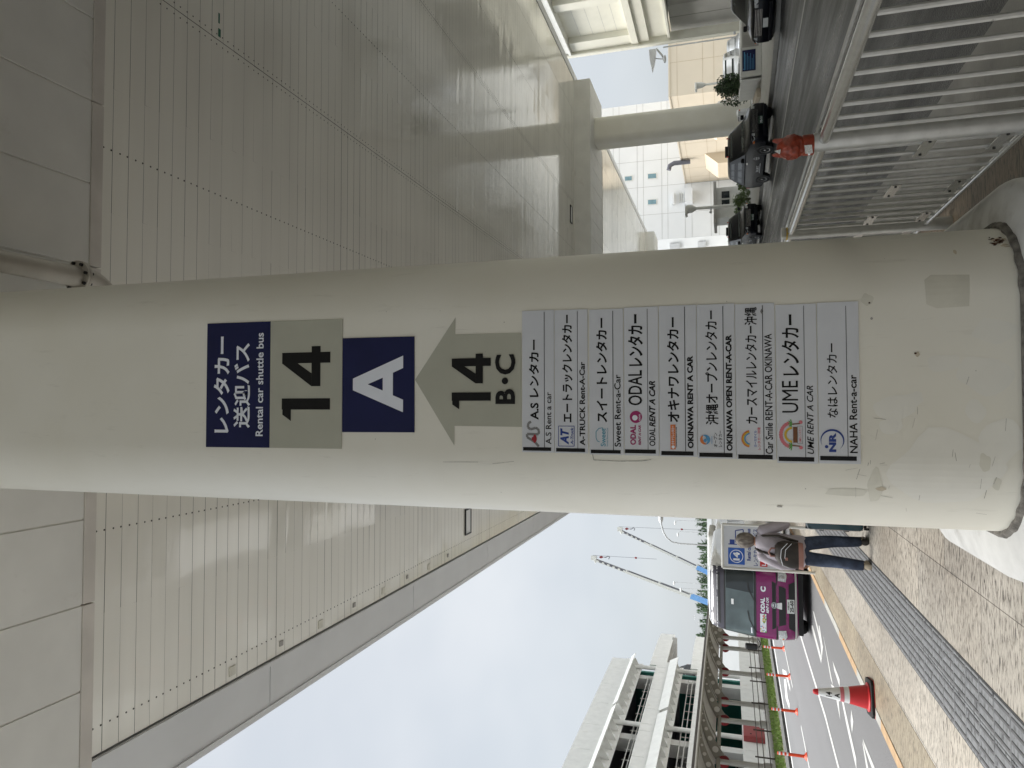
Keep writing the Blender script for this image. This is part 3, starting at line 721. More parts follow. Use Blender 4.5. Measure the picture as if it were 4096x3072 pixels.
d.stroke([(-.275, 2.53), (-.33, 2.52), (-.335, 2.36), (-.33, 2.22), (-.32, 2.16)], .004)
d.stroke([(-.36, 3.3), (-.365, 3.55)], .0025); d.stroke([(-.35, 3.05), (-.37, 3.2)], .0025)
d.poly(blob(-.63, 1.41, .008, .018)); d.poly(blob(.51, .91, .007, .007))
wear('scuff_marks', d, 'scuff', .0018)
d = Decal()
[d.poly(blob(random.gauss(.975, .018), .205 + abs(random.gauss(0, .03)), random.uniform(.002, .008), random.uniform(.003, .012), 9)) for _ in range(34)]; d.poly(blob(.305, .69, .006, .007)); d.poly(blob(.6, .92, .005, .006))
wear('rust_spots', d, 'rust', .0022)
d = Decal()
[d.poly(blob(random.gauss(.965, .03), .2 + abs(random.gauss(0, .03)), random.uniform(.004, .012), random.uniform(.006, .02), 9)) for _ in range(16)]; d.poly(blob(.9, .46, .018, .008)); d.poly(blob(.3, .68, .014, .012)); d.poly(blob(-.47, .87, .012, .025))
wear('rust_wash', d, 'ruststain', .0017)

# ================================================================== signs on the column
def csign(name, label, cat, group, w0, outline, m):
    """a sign stuck on the column: its backing is the thing, everything printed on it its parts"""
    r = Decal().poly(outline).build(name, m, None, col_fn(.003), CUT, thick=.003)
    tag(r, label, cat, group)
    return r
def printed(root, name, dec, mats, off=.0075):
    return dec.build(name, mats, root, col_fn(off), CUT)
G1 = 'bus stop signs on the column'
r = csign('title_sign', 'topmost navy sign panel with white Japanese lettering on the column', 'sign', G1, 0, [(-.29, 4.918), (.638, 4.918), (.641, 5.476), (-.293, 5.475)], 'navy')
d = Decal().text('レンタカー', -.185, .538, 5.268, 5.409, bold=.03).text('送迎バス', -.147, .483, 5.084, 5.231, bold=.022).text('Rental car shuttle bus', -.206, .556, 4.973, 5.035, bold=.018)
printed(r, 'lettering', d, 'paperwhite')
r = csign('number_sign', 'grey green panel with a huge black 14, directly under the topmost navy panel', 'sign', G1, 0, [(-.288, 4.321), (.633, 4.32), (.637, 4.916), (-.29, 4.915)], 'greige')
d = Decal()
def fourteen(d, u0, u1, w0, w1):
    W_, H_ = u1 - u0, w1 - w0
    q = lambda x, y: (u0 + x * W_, w0 + y * H_)
    d.poly([q(0, .805), q(.154, .805), q(.154, .985), q(.085, .985)]); d.rect(u0 + .154 * W_, u0 + .304 * W_, w0, w1)
    d.poly([q(.465, .2), q(.775, .2), q(.775, .385), q(.64, .385), q(.465, .385)])
    d.poly([q(.775, 0), q(.92, 0), q(.92, 1), q(.775, 1)])
    d.poly([q(.92, .2), q(1, .2), q(1, .385), q(.92, .385)])
    d.poly([q(.465, .385), q(.64, .385), q(.775, .67), q(.775, 1)])
fourteen(d, -.094, .446, 4.415, 4.814)
printed(r, 'numerals', d, 'ink')
r = csign('letter_sign', 'navy square panel bearing one big white letter A', 'sign', G1, 0, [(-.167, 3.759), (.493, 3.762), (.496, 4.318), (-.17, 4.317)], 'navy')
d = Decal(); u0, u1, w0, w1 = -.029, .362, 3.845, 4.233
q = lambda x, y: (u0 + x * (u1 - u0), w0 + y * (w1 - w0))
for m_ in (lambda x: x, lambda x: 1 - x): d.poly([q(m_(x), y) for x, y in ((0, 0), (.22, 0), (.3, .2), (.5, .2), (.5, .4), (.385, .4), (.5, .7), (.5, 1), (.395, 1))])
printed(r, 'lettering', d, 'paperwhite')
r = Decal()
r.poly([(.194, 3.757), (-.253, 3.467), (-.12, 3.467), (.497, 3.462), (.613, 3.46)]); r.poly([(-.12, 3.467), (-.124, 2.996), (.493, 2.996), (.497, 3.462)])
r = r.build('arrow_sign', 'greige', None, col_fn(.003), CUT)
tag(r, 'grey green upward arrow panel printed with a black 14 above B and C', 'sign', G1)
d = Decal(); fourteen(d, -.009, .363, 3.207, 3.485)
d.text('B', .026, .125, 3.039, 3.174, bold=.035).disc(.178, 3.108, .022).text('C', .22, .353, 3.036, 3.177, bold=.03)
printed(r, 'lettering', d, 'ink')

G2 = 'white company plates stacked on the column'
def company(k, label, box, f):
    u0, u1, w0, w1 = box
    r = csign('company_plate', label, 'sign plate', G2, 0, [(u0, w0 + .002), (u1, w0 + .002), (u1, w1 - .002), (u0, w1 - .002)], 'signwhite')
    f(r); return r
def std(r, line, bar, texts):
    d = Decal(); d.rect(line[0], line[1], line[2] - .0005, line[3] + .0005)
    for t, bx, bold, sh in texts: d.text(t, *bx, bold=bold, shear=sh)
    printed(r, 'lettering', d, 'ink')
    printed(r, 'black_bar', Decal().rect(*bar), 'ink')
def f1(r):
    std(r, (-.256, .624, 2.839, 2.842), (-.278, -.255, 2.796, 2.984), [('A.S レンタカー', (-.077, .445, 2.876, 2.944), .03, 0), ('A.S Rent a car', (-.235, .102, 2.794, 2.832), .01, 0)])
    d = Decal()
    d.stroke([(-.25, 2.878), (-.225, 2.9), (-.19, 2.957), (-.17, 2.957), (-.172, 2.9), (-.17, 2.88), (-.15, 2.877), (-.135, 2.885), (-.13, 2.9), (-.135, 2.915), (-.14, 2.935), (-.125, 2.952), (-.1, 2.948), (-.09, 2.93)], .016, 0)
    d.poly(blob(-.2, 2.905, .027, .013, j=.1), 1); d.rect(-.212, -.19, 2.915, 2.925, 1)
    printed(r, 'logo', d, ['greylogo', 'logored'])
def f2(r):
    std(r, (-.258, .62, 2.62, 2.622), (-.281, -.258, 2.574, 2.763), [('エートラックレンタカー', (-.093, .6, 2.653, 2.723), .03, 0), ('A-TRUCK Rent-A-Car', (-.239, .294, 2.573, 2.609), .025, 0)])
    d = Decal(); u0, u1, w0, w1 = -.245, -.117, 2.644, 2.747
    d.stroke([(u0, w0), (u1, w0), (u1, w1), (u0, w1), (u0, w0)], .004).text('AT', -.235, -.13, 2.68, 2.735, bold=.05, shear=.25).text('A-Truck', -.235, -.125, 2.65, 2.668, bold=.03, shear=.2)
    printed(r, 'logo', d, 'nr')
def f3(r):
    std(r, (-.265, .614, 2.392, 2.395), (-.287, -.265, 2.348, 2.537), [('スイートレンタカー', (-.092, .571, 2.43, 2.501), .03, 0), ('Sweet Rent-a-Car', (-.244, .209, 2.346, 2.386), .015, 0)])
    d = Decal().stroke([(-.215, 2.48), (-.21, 2.495), (-.19, 2.503), (-.15, 2.503), (-.13, 2.485), (-.126, 2.462), (-.14, 2.455)], .005).text('Sweet', -.243, -.13, 2.442, 2.474, bold=.02).text('Sweet Rent-a-Car', -.243, -.124, 2.427, 2.436, bold=.01)
    printed(r, 'logo', d, 'teal')
def f4(r):
    std(r, (-.261, .618, 2.177, 2.179), (-.283, -.259, 2.131, 2.321), [('ODAL', (.016, .235, 2.212, 2.299), .012, 0), ('レンタカー', (.261, .587, 2.205, 2.299), .03, 0), ('ODAL', (-.236, -.125, 2.133, 2.17), .02, 0), ('RENT A CAR', (-.118, .167, 2.132, 2.17), .03, .25)])
    d = Decal().text('ODAL', -.231, -.107, 2.252, 2.288, bold=.04).text('RENT A CAR', -.232, -.109, 2.221, 2.237, bold=.03, shear=.25).disc(-.057, 2.252, .038, n=28)
    lg = printed(r, 'logo', d, 'magenta')
    d = Decal().disc(-.062, 2.258, .017, n=16).text('ODAL', -.08, -.036, 2.224, 2.234, bold=.02)
    o = d.build('emblem', 'paperwhite', lg, col_fn(.009), CUT)
def f5(r):
    std(r, (-.265, .621, 1.95, 1.953), (-.291, -.266, 1.905, 2.098), [('オキナワレンタカー', (-.089, .559, 1.986, 2.059), .03, 0), ('OKINAWA RENT A CAR', (-.247, .319, 1.904, 1.939), .045, 0), ('OKINAWA RENT A CAR', (-.243, -.116, 2.003, 2.009), .03, 0)])
    lg = printed(r, 'logo', Decal().rect(-.255, -.103, 2.011, 2.042), 'logoorange')
    Decal().disc(-.24, 2.026, .01).text('オキナワレンタカー', -.226, -.111, 2.018, 2.036, bold=.02).build('emblem', 'paperwhite', lg, col_fn(.009), CUT)
def f6(r):
    std(r, (-.274, .616, 1.724, 1.727), (-.297, -.272, 1.678, 1.871), [('沖縄オープンレンタカー', (-.103, .591, 1.757, 1.832), .018, 0), ('OKINAWA OPEN RENT-A-CAR', (-.259, .441, 1.677, 1.712), .045, 0), ('オープン', (-.237, -.151, 1.766, 1.787), .01, 0), ('レンタカー', (-.236, -.138, 1.738, 1.758), .01, 0)])
    d = Decal().ring(-.193, 1.836, .012, .03, 1, a0=.2, a1=pi + .5, crescent=True).ring(-.193, 1.836, .008, .03, 0, a0=pi + .1, a1=2 * pi + .6, crescent=True).disc(-.198, 1.836, .01, 0).text('okinawa', -.219, -.172, 1.794, 1.802, 0, .01)
    printed(r, 'logo', d, ['skyink', 'logoorange'])
def f7(r):
    std(r, (-.281, .611, 1.498, 1.501), (-.304, -.279, 1.452, 1.646), [('カースマイルレンタカー沖縄', (-.096, .601, 1.531, 1.602), .018, 0), ('Car Smile RENT-A-CAR OKINAWA', (-.273, .439, 1.449, 1.491), .015, 0)])
    printed(r, 'logo', Decal().text('カースマイル', -.233, -.136, 1.54, 1.555, 0, .02).text('レンタカー沖縄', -.25, -.117, 1.518, 1.536, 1, .02), ['blue', 'pink'])
    d = Decal().ring(-.185, 1.575, .044, .052, 0, a0=.15, a1=pi - .15).ring(-.185, 1.575, .036, .044, 1, a0=.15, a1=pi - .15).ring(-.185, 1.575, .028, .036, 2, a0=.15, a1=pi - .15)
    printed(r, 'rainbow_arc', d, ['logoorange', 'yellow', 'skyink'])
    printed(r, 'peeled_spot', Decal().poly(blob(.574, 1.503, .014, .007)), 'greylogo')
def f8(r):
    std(r, (-.291, .599, 1.27, 1.272), (-.313, -.288, 1.225, 1.419), [('UME', (-.029, .158, 1.307, 1.396), .0, 0), ('レンタカー', (.19, .55, 1.297, 1.395), .022, 0), ('UME RENT A CAR', (-.269, .129, 1.226, 1.261), .012, .25)])
    d = Decal()
    for k in range(13):
        a = .35 + (pi - .7) * k / 12; d.disc(-.159 + .07 * cos(a), 1.345 + .06 * sin(a), .011, 0, 8)
    for x in (-.233, -.085):
        d.disc(x, 1.296, .011, 0, 8)
    for s in (-1, 1):
        cx_ = -.159 + s * .066
        d.stroke([(cx_, 1.3), (cx_ - s * .004, 1.345)], .007, 2)
        for a in (.2, .9, 1.6, 2.3, 2.95): d.stroke([(cx_ - s * .004, 1.345), (cx_ + .025 * cos(a), 1.347 + .018 * sin(a))], .006, 1)
    d.rect(-.205, -.113, 1.314, 1.338, 2); d.ring(-.159, 1.34, .034, .047, 3, a0=.1, a1=pi - .1)
    d.stroke([(-.21, 1.287), (-.108, 1.287), (-.108, 1.314), (-.21, 1.314), (-.21, 1.287)], .002, 4); d.text('UMEレンタカー', -.203, -.115, 1.293, 1.308, 0, .01)
    printed(r, 'logo', d, ['pink', 'green', 'brown', 'yellow', 'greylogo'])
def f9(r):
    std(r, (-.282, .588, 1.044, 1.046), (-.304, -.279, 1.0, 1.193), [('なはレンタカー', (-.058, .373, 1.095, 1.151), .012, 0), ('NAHA Rent-a-car', (-.26, .189, .994, 1.035), .015, 0)])
    d = Decal().text('NR', -.256, -.145, 1.107, 1.145, bold=.055).disc(-.2255, 1.158, .0095).ring(-.187, 1.127, .052, .0635, a0=-2.5, a1=2.1, crescent=True)
    printed(r, 'logo', d, 'nr')
for k, (lab, box, f) in enumerate((
    ('white plate with a grey S-shaped road and red car logo, topmost of the stacked plates', (-.288, .636, 2.774, 2.992), f1),
    ('white plate with a blue framed AT logo in its left corner', (-.289, .632, 2.554, 2.774), f2),
    ('white plate with a teal car outline drawn over the logo lettering', (-.295, .626, 2.327, 2.546), f3),
    ('white plate with a round magenta emblem beside magenta lettering', (-.296, .63, 2.11, 2.325), f4),
    ('white plate with a small solid orange rectangular logo', (-.298, .631, 1.881, 2.108), f5),
    ('white plate with a round blue and orange swirl logo', (-.305, .629, 1.657, 1.881), f6),
    ('white plate with blue and pink logo lettering below a little rainbow', (-.307, .623, 1.431, 1.657), f7),
    ('white plate with pink flowers arched over green palms as logo', (-.324, .609, 1.202, 1.428), f8),
    ('white plate with a dark blue NR inside a crescent, lowest of the stacked plates', (-.322, .612, .977, 1.2), f9))):
    company(k, lab, box, f)
# ================================================================== pedestrian fence with the lion-dog head
FX = 1.46
fence = empty('pedestrian_fence', (FX, 4.19, 0), 'grey steel railing of upright bars between pavement and taxi road', 'fence')
posts = [2.03, 4.19, 6.34, 8.49, 10.64, 12.79, 14.94, 17.09]
def fpost(y, cap):
    top = 1.235
    b = MB().lathe([(.05, -.02), (.05, top), (.046, top + .004)], (FX, y, 0), 24)
    o = P(b.build('post', 'steel', smooth=True), fence)
    if cap:
        c = MB().lathe([(.053, top - .002), (.053, top + .018), (.05, top + .024)], (FX, y, 0), 24).build('post_cap', 'steel', smooth=True)
        c.parent = o
        c = MB().lathe([(.0515, top - .026), (.0515, top - .014)], (FX, y, 0), 24).build('yellow_band', 'yellow', smooth=True)
        c.parent = o
for i, y in enumerate(posts): fpost(y, i != 1)
for ya, yb in zip(posts, posts[1:]):
    P(MB().tube([(FX, ya + .045, 1.185), (FX, yb - .045, 1.185)], .029, 16).build('top_rail', 'rail', smooth=True), fence)
    P(MB().tube([(FX, ya + .045, .185), (FX, yb - .045, .185)], .018, 12).build('bottom_rail', 'rail', smooth=True), fence)
    n_ = 13
    for k in range(1, n_):
        yy = ya + (yb - ya) * k / n_
        if ya > 7 and k % 2 == 0: pass
        P(MB().tube([(FX, yy, .19), (FX, yy, 1.165)], .0125, 8).build('bar', 'steel', smooth=True), fence)
    if ya > 4:
        for z in (.64, .275):
            for k in (.5, 5.5, 10.2):
                y0 = ya + .06 + (yb - ya) * (k - .4) / n_; y1 = y0 + .27
                pl = P(MB().box(FX - .02, FX - .014, y0, y1, z - .032, z + .032).build('clamp_plate', 'rail'), fence)
                for yy in (y0 + .03, y1 - .03):
                    c = MB().lathe([(.008, FX - .026), (.008, FX - .012)], (0, yy, z), 6, 'X').build('bolt', 'trim'); c.parent = pl
# second rail behind, part of the same barrier
P(MB().tube([(FX + .1, 2.03, 1.2), (FX + .1, 17.09, 1.2)], .012, 8).build('rear_handrail', 'steel', smooth=True), fence)
for y in posts: P(MB().tube([(FX + .03, y, 1.15), (FX + .1, y, 1.2)], .01, 6).build('bracket', 'steel'), fence)

def lion(loc, rz):
    """terracotta guardian lion-dog head set over the fence post"""
    b = bmesh.new()
    bmesh.ops.create_uvsphere(b, u_segments=48, v_segments=32, radius=1)
    # local: face looks along -Y, up is Z; unit sphere sculpted, then scaled
    for v in b.verts:
        x, y, z = v.co
        w = 1.0 + .12 * (1 - abs(z)) - .1 * max(0, -z)
        v.co = Vector((x * .062 * w, y * .06 * w - .006, z * .083 + .105))
        # mane curls in rings round the sides and back
        if y > -.35: v.co += Vector((x, y, 0)) * .004 * (sin(z * 15) * cos(atan2(y, x) * 9))
    for v in b.verts:
        px, py, pz = v.co
        def bump(cx, cz, r, h):
            nonlocal py
            d = hypot(px - cx, pz - cz) / r
            if d < 1 and py < .0: py -= h * (1 - d * d) ** 1.5
        bump(0, .095, .03, .022); bump(-.02, .085, .016, .012); bump(.02, .085, .016, .012)      # muzzle and nostrils
        bump(-.028, .125, .02, .016); bump(.028, .125, .02, .016)                                   # bulging eyes
        bump(-.03, .15, .024, .012); bump(.03, .15, .024, .012); bump(0, .055, .035, .016)           # brows, chin
        if abs(pz - .068) < .006 and py < -.03 and abs(px) < .042: py += .013                        # open mouth
        v.co = Vector((px, py, pz))
    me = bpy.data.meshes.new('lion_dog_head'); b.to_mesh(me); b.free(); me.shade_smooth()
    o = bpy.data.objects.new('lion_dog_head', me); COL.objects.link(o); me.materials.append(M['clay'])
    o.location = loc; o.rotation_euler = (0, 0, rz)
    tag(o, 'chipped terracotta guardian lion-dog head capping a fence post', 'ornament')
    MB().lathe([(.054, -.005), (.056, .0), (.056, .05), (.05, .055)], (0, 0, 0), 28).build('collar', 'clay', o, smooth=True)
    MB().obox((.0, -.0565, .025), (.024, 0, .004), (0, .0015, 0), (0, 0, .019)).build('bare_chip', 'chip', o)
    MB().lathe([(.007, -.062), (.007, -.055)], (-.03, .012, .02), 10, 'Y').build('rivet', 'chrome', o)
    for s in (-1, 1):
        MB().prism([(s * .02, -.02, .17), (s * .056, -.015, .15), (s * .052, .0, .2), (s * .038, .002, .212)], (0, .016, 0)).build('ear', 'clay', o, bevel=.005)
        t = [(s * .03 + .013 * (1 - i / 26) * cos(i * .75), -.078 + .004 * i / 26, .128 + .013 * (1 - i / 26) * sin(i * .75)) for i in range(24)]
        MB().tube(t, .0022, 6).build('eye_spiral', 'clay', o, smooth=True)
        t = [(s * .026 + .012 * (1 - i / 26) * cos(i * .75), -.082, .092 + .012 * (1 - i / 26) * sin(i * .75)) for i in range(22)]
        MB().tube(t, .002, 6).build('whisker_curl', 'clay', o, smooth=True)
    for k in range(5):
        a = pi / 2 + (k - 2) * .55
        MB().prism([(.012 * cos(a), .05 + .004 * k % 3, .105 + .06 * cos(k - 2)), (.05 * cos(a) * .5, .068, .12 + .03 * (k - 2)), (0, .074, .105 + .03 * (k - 2)), (0, .045, .09 + .03 * (k - 2))], (.012, 0, 0)).build('mane_tuft', 'clay', o, bevel=.002)
    b = MB(); b.prism([(-.012, -.052, .172), (.014, -.052, .168), (.004, -.04, .2)], (0, -.006, 0)); b.build('ear_chip', 'chip', o)
    return o
lion((FX - .01, 4.19, 1.24), R(-42))

# ================================================================== traffic cone and road posts
cone = empty('traffic_cone', (-3.66, 10.04, 0), 'red and white traffic cone lettered 14 A, standing at the kerb edge', 'traffic cone', rz=R(12))
b = MB(); pts = [(.19 * cos(a), .19 * sin(a)) for a in [pi / 4 + i * pi / 2 for i in range(4)]]
oct_ = []
for i in range(4):
    a = pi / 4 + i * pi / 2
    oct_ += [(.28 * cos(a - .12), .28 * sin(a - .12)), (.28 * cos(a + .12), .28 * sin(a + .12))]
b.prism([(x, y, .006) for x, y in oct_], (0, 0, .034)); b.build('rubber_base', 'rubber', cone, bevel=.006)
MB().prism([(x * 1.01, y * 1.01, .0) for x, y in oct_], (0, 0, .008)).build('base_rim', 'red', cone)
def cr_(z): return .138 - (.138 - .036) * (z - .05) / .6
def band(z0, z1, m, nm, ex=0): return MB().lathe([(cr_(z0) + ex, z0), (cr_(z1) + ex, z1)], (0, 0, 0), 32).build(nm, m, cone, smooth=True)
MB().lathe([(.175, .04), (.175, .052), (cr_(.06) + .008, .064), (cr_(.27), .27)], (0, 0, 0), 32).build('red_body', 'red', cone, smooth=True)
band(.27, .63, 'reflect', 'white_sleeve'); band(.33, .375, 'pink', 'faded_band', .0008)
MB().lathe([(cr_(.63), .63), (.036, .655), (.03, .68), (.018, .693)], (0, 0, 0), 24).build('red_tip', 'red', cone, smooth=True)
d = Decal().text('14', -.03, .03, .475, .545, bold=.03).text('A', -.027, .027, .385, .445, bold=.03)
d.build('lettering', 'ink', cone, lambda u, w, t: ((cr_(w) + .002) * sin(u / cr_(w) - .15), -(cr_(w) + .002) * cos(u / cr_(w) - .15), w), .01)
def road_post(x, y, lab):
    r = empty('road_post', (x, y, ZL), lab, 'bollard', 'orange posts along the bus lane')
    MB().lathe([(.11, 0), (.11, .015), (.07, .05), (.05, .07)], (0, 0, 0), 16).build('foot', 'orange', r, smooth=True)
    MB().lathe([(.04, .07), (.04, .74), (.03, .75)], (0, 0, 0), 16).build('tube', 'orange', r, smooth=True)
    for z in (.47, .57, .67): MB().lathe([(.0412, z), (.0412, z + .045)], (0, 0, 0), 16).build('reflective_band', 'reflect', r, smooth=True)
road_post(-9.33, 20.8, 'orange flexible road post nearest the camera')
road_post(-9.23, 23.5, 'orange flexible road post directly beyond the nearest one')
road_post(-9.14, 26.2, 'orange flexible road post second farthest away')
road_post(-9.03, 28.8, 'orange flexible road post next to the purple bus mirror, farthest away')

# dark rail fence beside the verge
vf = empty('rail_fence', (-15.0, 40, -.1), 'low dark metal fence of three rails along the grass verge', 'fence')
fy = [26.3, 28.6, 30.9, 33.2, 35.6, 38.4, 41.0, 42.8, 45.4, 47.9, 50.4, 53]
for y in fy: P(MB().tube([(vx(y), y, -.25), (vx(y), y, .74)], .035, 8).build('post', 'fencedark'), vf)
for z in (.62, .38, .12): P(MB().tube([(vx(y), y, z) for y in fy], .02, 6).build('rail', 'fencedark'), vf)

# ================================================================== covered walkway with ribbed cantilever canopy
wk = empty('covered_walkway', (-17.4, 44, -.2), 'long grey walkway canopy with curved ribs pierced by round holes on posts', 'walkway canopy')
wy = [57.2, 54.7, 49.8, 44.8, 42.2, 37.3, 34.6, 29.8]
HX, TX = -17.5, -14.7
def rib_c(t):  # centre line of a rib from hub to tip
    return (HX + (TX - HX) * t, 2.15 + 1.0 * (1 - (1 - t) ** 2.0))
for y in wy:
    P(MB().lathe([(.2, -.2), (.2, .22), (.16, .24)], (HX, y, 0), 14).build('post_base', 'postgrey', smooth=True), wk)
    P(MB().lathe([(.14, .2), (.14, 2.3)], (HX, y, 0), 16).build('post', 'postgrey', smooth=True), wk)
    up, lo = [], []
    for i in range(15):
        t = i / 14; x, z = rib_c(t); h = .38 * (1 - t) ** 1.1 + .07
        up.append((x, y - .04, z + h * .55)); lo.append((x, y - .04, z - h * .75))
    rb = P(MB().prism(up + lo[::-1], (0, .08, 0)).build('rib', 'canopygrey'), wk)
    for t, r in ((.2, .155), (.38, .115), (.54, .085), (.68, .06), (.8, .045)):
        x, z = rib_c(t)
        MB().lathe([(r, y - .046), (r, y + .046)], (x, 0, z - .02), 16, 'Y').build('round_hole', 'canopypanel', rb, smooth=True)
    P(MB().lathe([(.3, y - .05), (.3, y + .05)], (HX, 0, 2.1), 20, 'Y').lathe([(.1, y - .06), (.1, y + .06)], (HX, 0, 2.1), 10, 'Y').build('red_hub', 'hubred', smooth=True), wk)
for y in (54.7, 44.8, 34.6):
    P(MB().tube([(HX + .1, y - .1, 1.95), (HX + .3, y - .55, 1.75), (HX + .3, y - .6, -.1)], .045, 8).build('downpipe', 'postgrey', smooth=True), wk)
# curved panels between the ribs, purlin pipe and edge gutter
sec = []
for i in range(13):
    t = i / 12; x, z = rib_c(t); sec.append((x, z + .3 * (1 - t) + .08))
b = MB(); b.loft([[(x, 24, z) for x, z in sec] + [(x, 24, z + .04) for x, z in sec[::-1]], [(x, 70, z) for x, z in sec] + [(x, 70, z + .04) for x, z in sec[::-1]]])
P(b.build('roof_panels', 'canopypanel', smooth=True), wk)
P(MB().tube([(HX + .12, 24, 2.35), (HX + .12, 70, 2.35)], .1, 12).build('main_purlin', 'canopygrey', smooth=True), wk)
P(MB().tube([(TX, 24, 3.13), (TX, 70, 3.13)], .07, 10).build('edge_gutter', 'canopygrey', smooth=True), wk)
P(MB().box(TX - .2, TX + .05, 24, 70, 3.19, 3.3).build('edge_flashing', 'fencedark'), wk)
for y0 in [24 + i * 2.45 for i in range(19)]: P(MB().tube([(x, y0 + 1.2, z - .05) for x, z in sec], .03, 6).build('roof_batten', 'canopygrey'), wk) if int((y0 - 24) / 2.45) % 1 == 0 and y0 < 62 else None

# ================================================================== multi-storey car park
pk = empty('parking_garage', (-26, 45, 0), 'white multi storey car park with slanted fins and green inner walls', 'car park')
PX, Y0, Y1 = -20.0, 18.0, 57.6
def slab(nm, x0, x1, ya, yb, z0, z1, m, bev=0): return P(MB().box(x0, x1, ya, yb, z0, z1, bev=bev).build(nm, m), pk)
for z0, z1 in ((9.42, 10.78), (6.3, 7.25), (3.55, 4.15)):
    bb_ = MB(); y = Y0
    while y < Y1 - .1:
        ye = min(y + 3.4, Y1); bb_.box(PX - .25, PX, y + .012, ye - .012, z0, z1); y = ye
    P(bb_.build('parapet', 'offwhite'), pk)
    slab('parapet_backing', PX - .6, PX - .24, Y0, Y1 - .02, z0 + .05, z1 - .02, 'joint')
    slab('parapet_ledge', PX - .2, PX + .05, Y0, Y1, z0 - .1, z0 + .22, 'offwhite')
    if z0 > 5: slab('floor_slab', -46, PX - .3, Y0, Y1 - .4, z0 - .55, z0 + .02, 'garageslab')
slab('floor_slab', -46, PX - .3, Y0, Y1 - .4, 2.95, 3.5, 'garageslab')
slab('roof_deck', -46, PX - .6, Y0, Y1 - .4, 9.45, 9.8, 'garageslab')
y = Y0
lw = MB()
while y < 76:
    lw.box(PX - .25, PX, y + .01, y + 2.39, -.2, 1.08); y += 2.4
P(lw.build('lower_wall', 'offwhite'), pk)
slab('back_wall', -46, -45.7, Y0, Y1, -.2, 9.4, 'green_wall')
slab('end_wall', -46, -20.7, 57.0, 57.3, -.2, 9.4, 'green_wall'); slab('stair_wall', -34, -26.5, 54.4, 54.7, -.2, 9.4, 'offwhite'); slab('core_wall', -33, -32.6, 30, 54.3, -.2, 9.4, 'green_wall')
slab('near_wall', -46, -22, Y0, Y0 + .3, -.2, 9.4, 'concretedk')
for y in (55.9, 45.7, 35.4, 25.2):
    P(MB().box(PX - 1.35, PX - .55, y - .65, y + .05, -.2, 9.4).build('column', 'offwhite'), pk)
    P(MB().lathe([(.15, 1.1), (.15, 9.5)], (PX - .12, y + .55, 0), 14).build('pipe_column', 'offwhite', smooth=True), pk)
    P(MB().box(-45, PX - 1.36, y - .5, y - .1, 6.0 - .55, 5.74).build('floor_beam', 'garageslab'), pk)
for zf, zt, fh in ((8.45, 9.1, .17), (5.35, 5.95, .32)):
    ya = Y1
    while ya > Y0:
        yb = max(ya - 10.15, Y0)
        P(MB().prism([(PX + .5, ya - .1, zt - fh), (PX + .57, ya - .1, zt - fh + .02), (PX + .25, ya - .1, zt + fh), (PX + .18, ya - .1, zt + fh - .02)], (0, yb - ya + .5, 0)).build('sun_fin', 'offwhite'), pk)
        ya = yb
    y = Y0 + 6.95
    while y < Y1:
        P(MB().prism([(PX - .3, y, zf), (PX - .3, y, zt + .1), (PX + .2, y, zt + .1), (PX + .45, y, zt - .25)], (0, .06, 0)).build('fin_bracket', 'offwhite'), pk)
        y += 1.27
    pts = MB().box(PX - .34, PX - .28, Y0, Y1, zf - .1, zt + .4); P(pts.build('pierced_screen', 'offwhite'), pk)
    y = Y0 + 7.55
    while y < Y1: P(MB().lathe([(.24, PX - .29), (.24, PX - .26)], (0, y, (zf + zt) / 2 + .05), 16, 'X').build('screen_hole', 'white'), pk); y += 1.27
for z in (7.45, 7.7, 4.45, 4.75):
    P(MB().tube([(PX - .4, Y0, z), (PX - .4, 55.4, z)], .035, 6).build('guard_rail', 'postgrey'), pk)
for z in (7.2, 4.1):
    y = 30.3
    while y < 55: P(MB().tube([(PX - .4, y, z), (PX - .4, y, z + .65)], .025, 6).build('rail_post', 'postgrey'), pk); y += 1.3
# the ramp parapets beyond
for z0, z1 in ((6.6, 7.85), (3.4, 4.72)):
    b = MB()
    pts = [(-20.3 - .012 * (k / 2) ** 2.4, 57.7 + k) for k in range(0, 11)]
    for (xa, ya), (xb, yb) in zip(pts, pts[1:]): b.prism([(xa, ya, z0), (xa - .25, ya, z0), (xa - .25, ya, z1), (xa, ya, z1)], (xb - xa, yb - ya, 0))
    P(b.build('ramp_parapet', 'offwhite'), pk)
    slab('ramp_slab', -30, -20.6, 57.7, 66, z0 - .3, z0 + .1, 'concretedk')
rc = tag(MB().box(PX + .01, PX + .35, 45.5, 47.0, -.2, 1.02, bev=.02).build('red_cabinet', 'cabred'), 'dull red metal cabinet against the white lower wall', 'cabinet')
MB().box(PX + .352, PX + .36, 45.62, 46.88, -.1, .95).build('cabinet_door', 'cabred', rc); MB().box(PX + .362, PX + .368, 45.8, 45.9, .55, .65).build('latch', 'ink', rc)
for y in (52.5, 38.8): P(MB().box(PX - 3.5, PX - 3.35, y - .6, y + .6, 8.5, 8.6).build('tube_light', 'white'), pk)

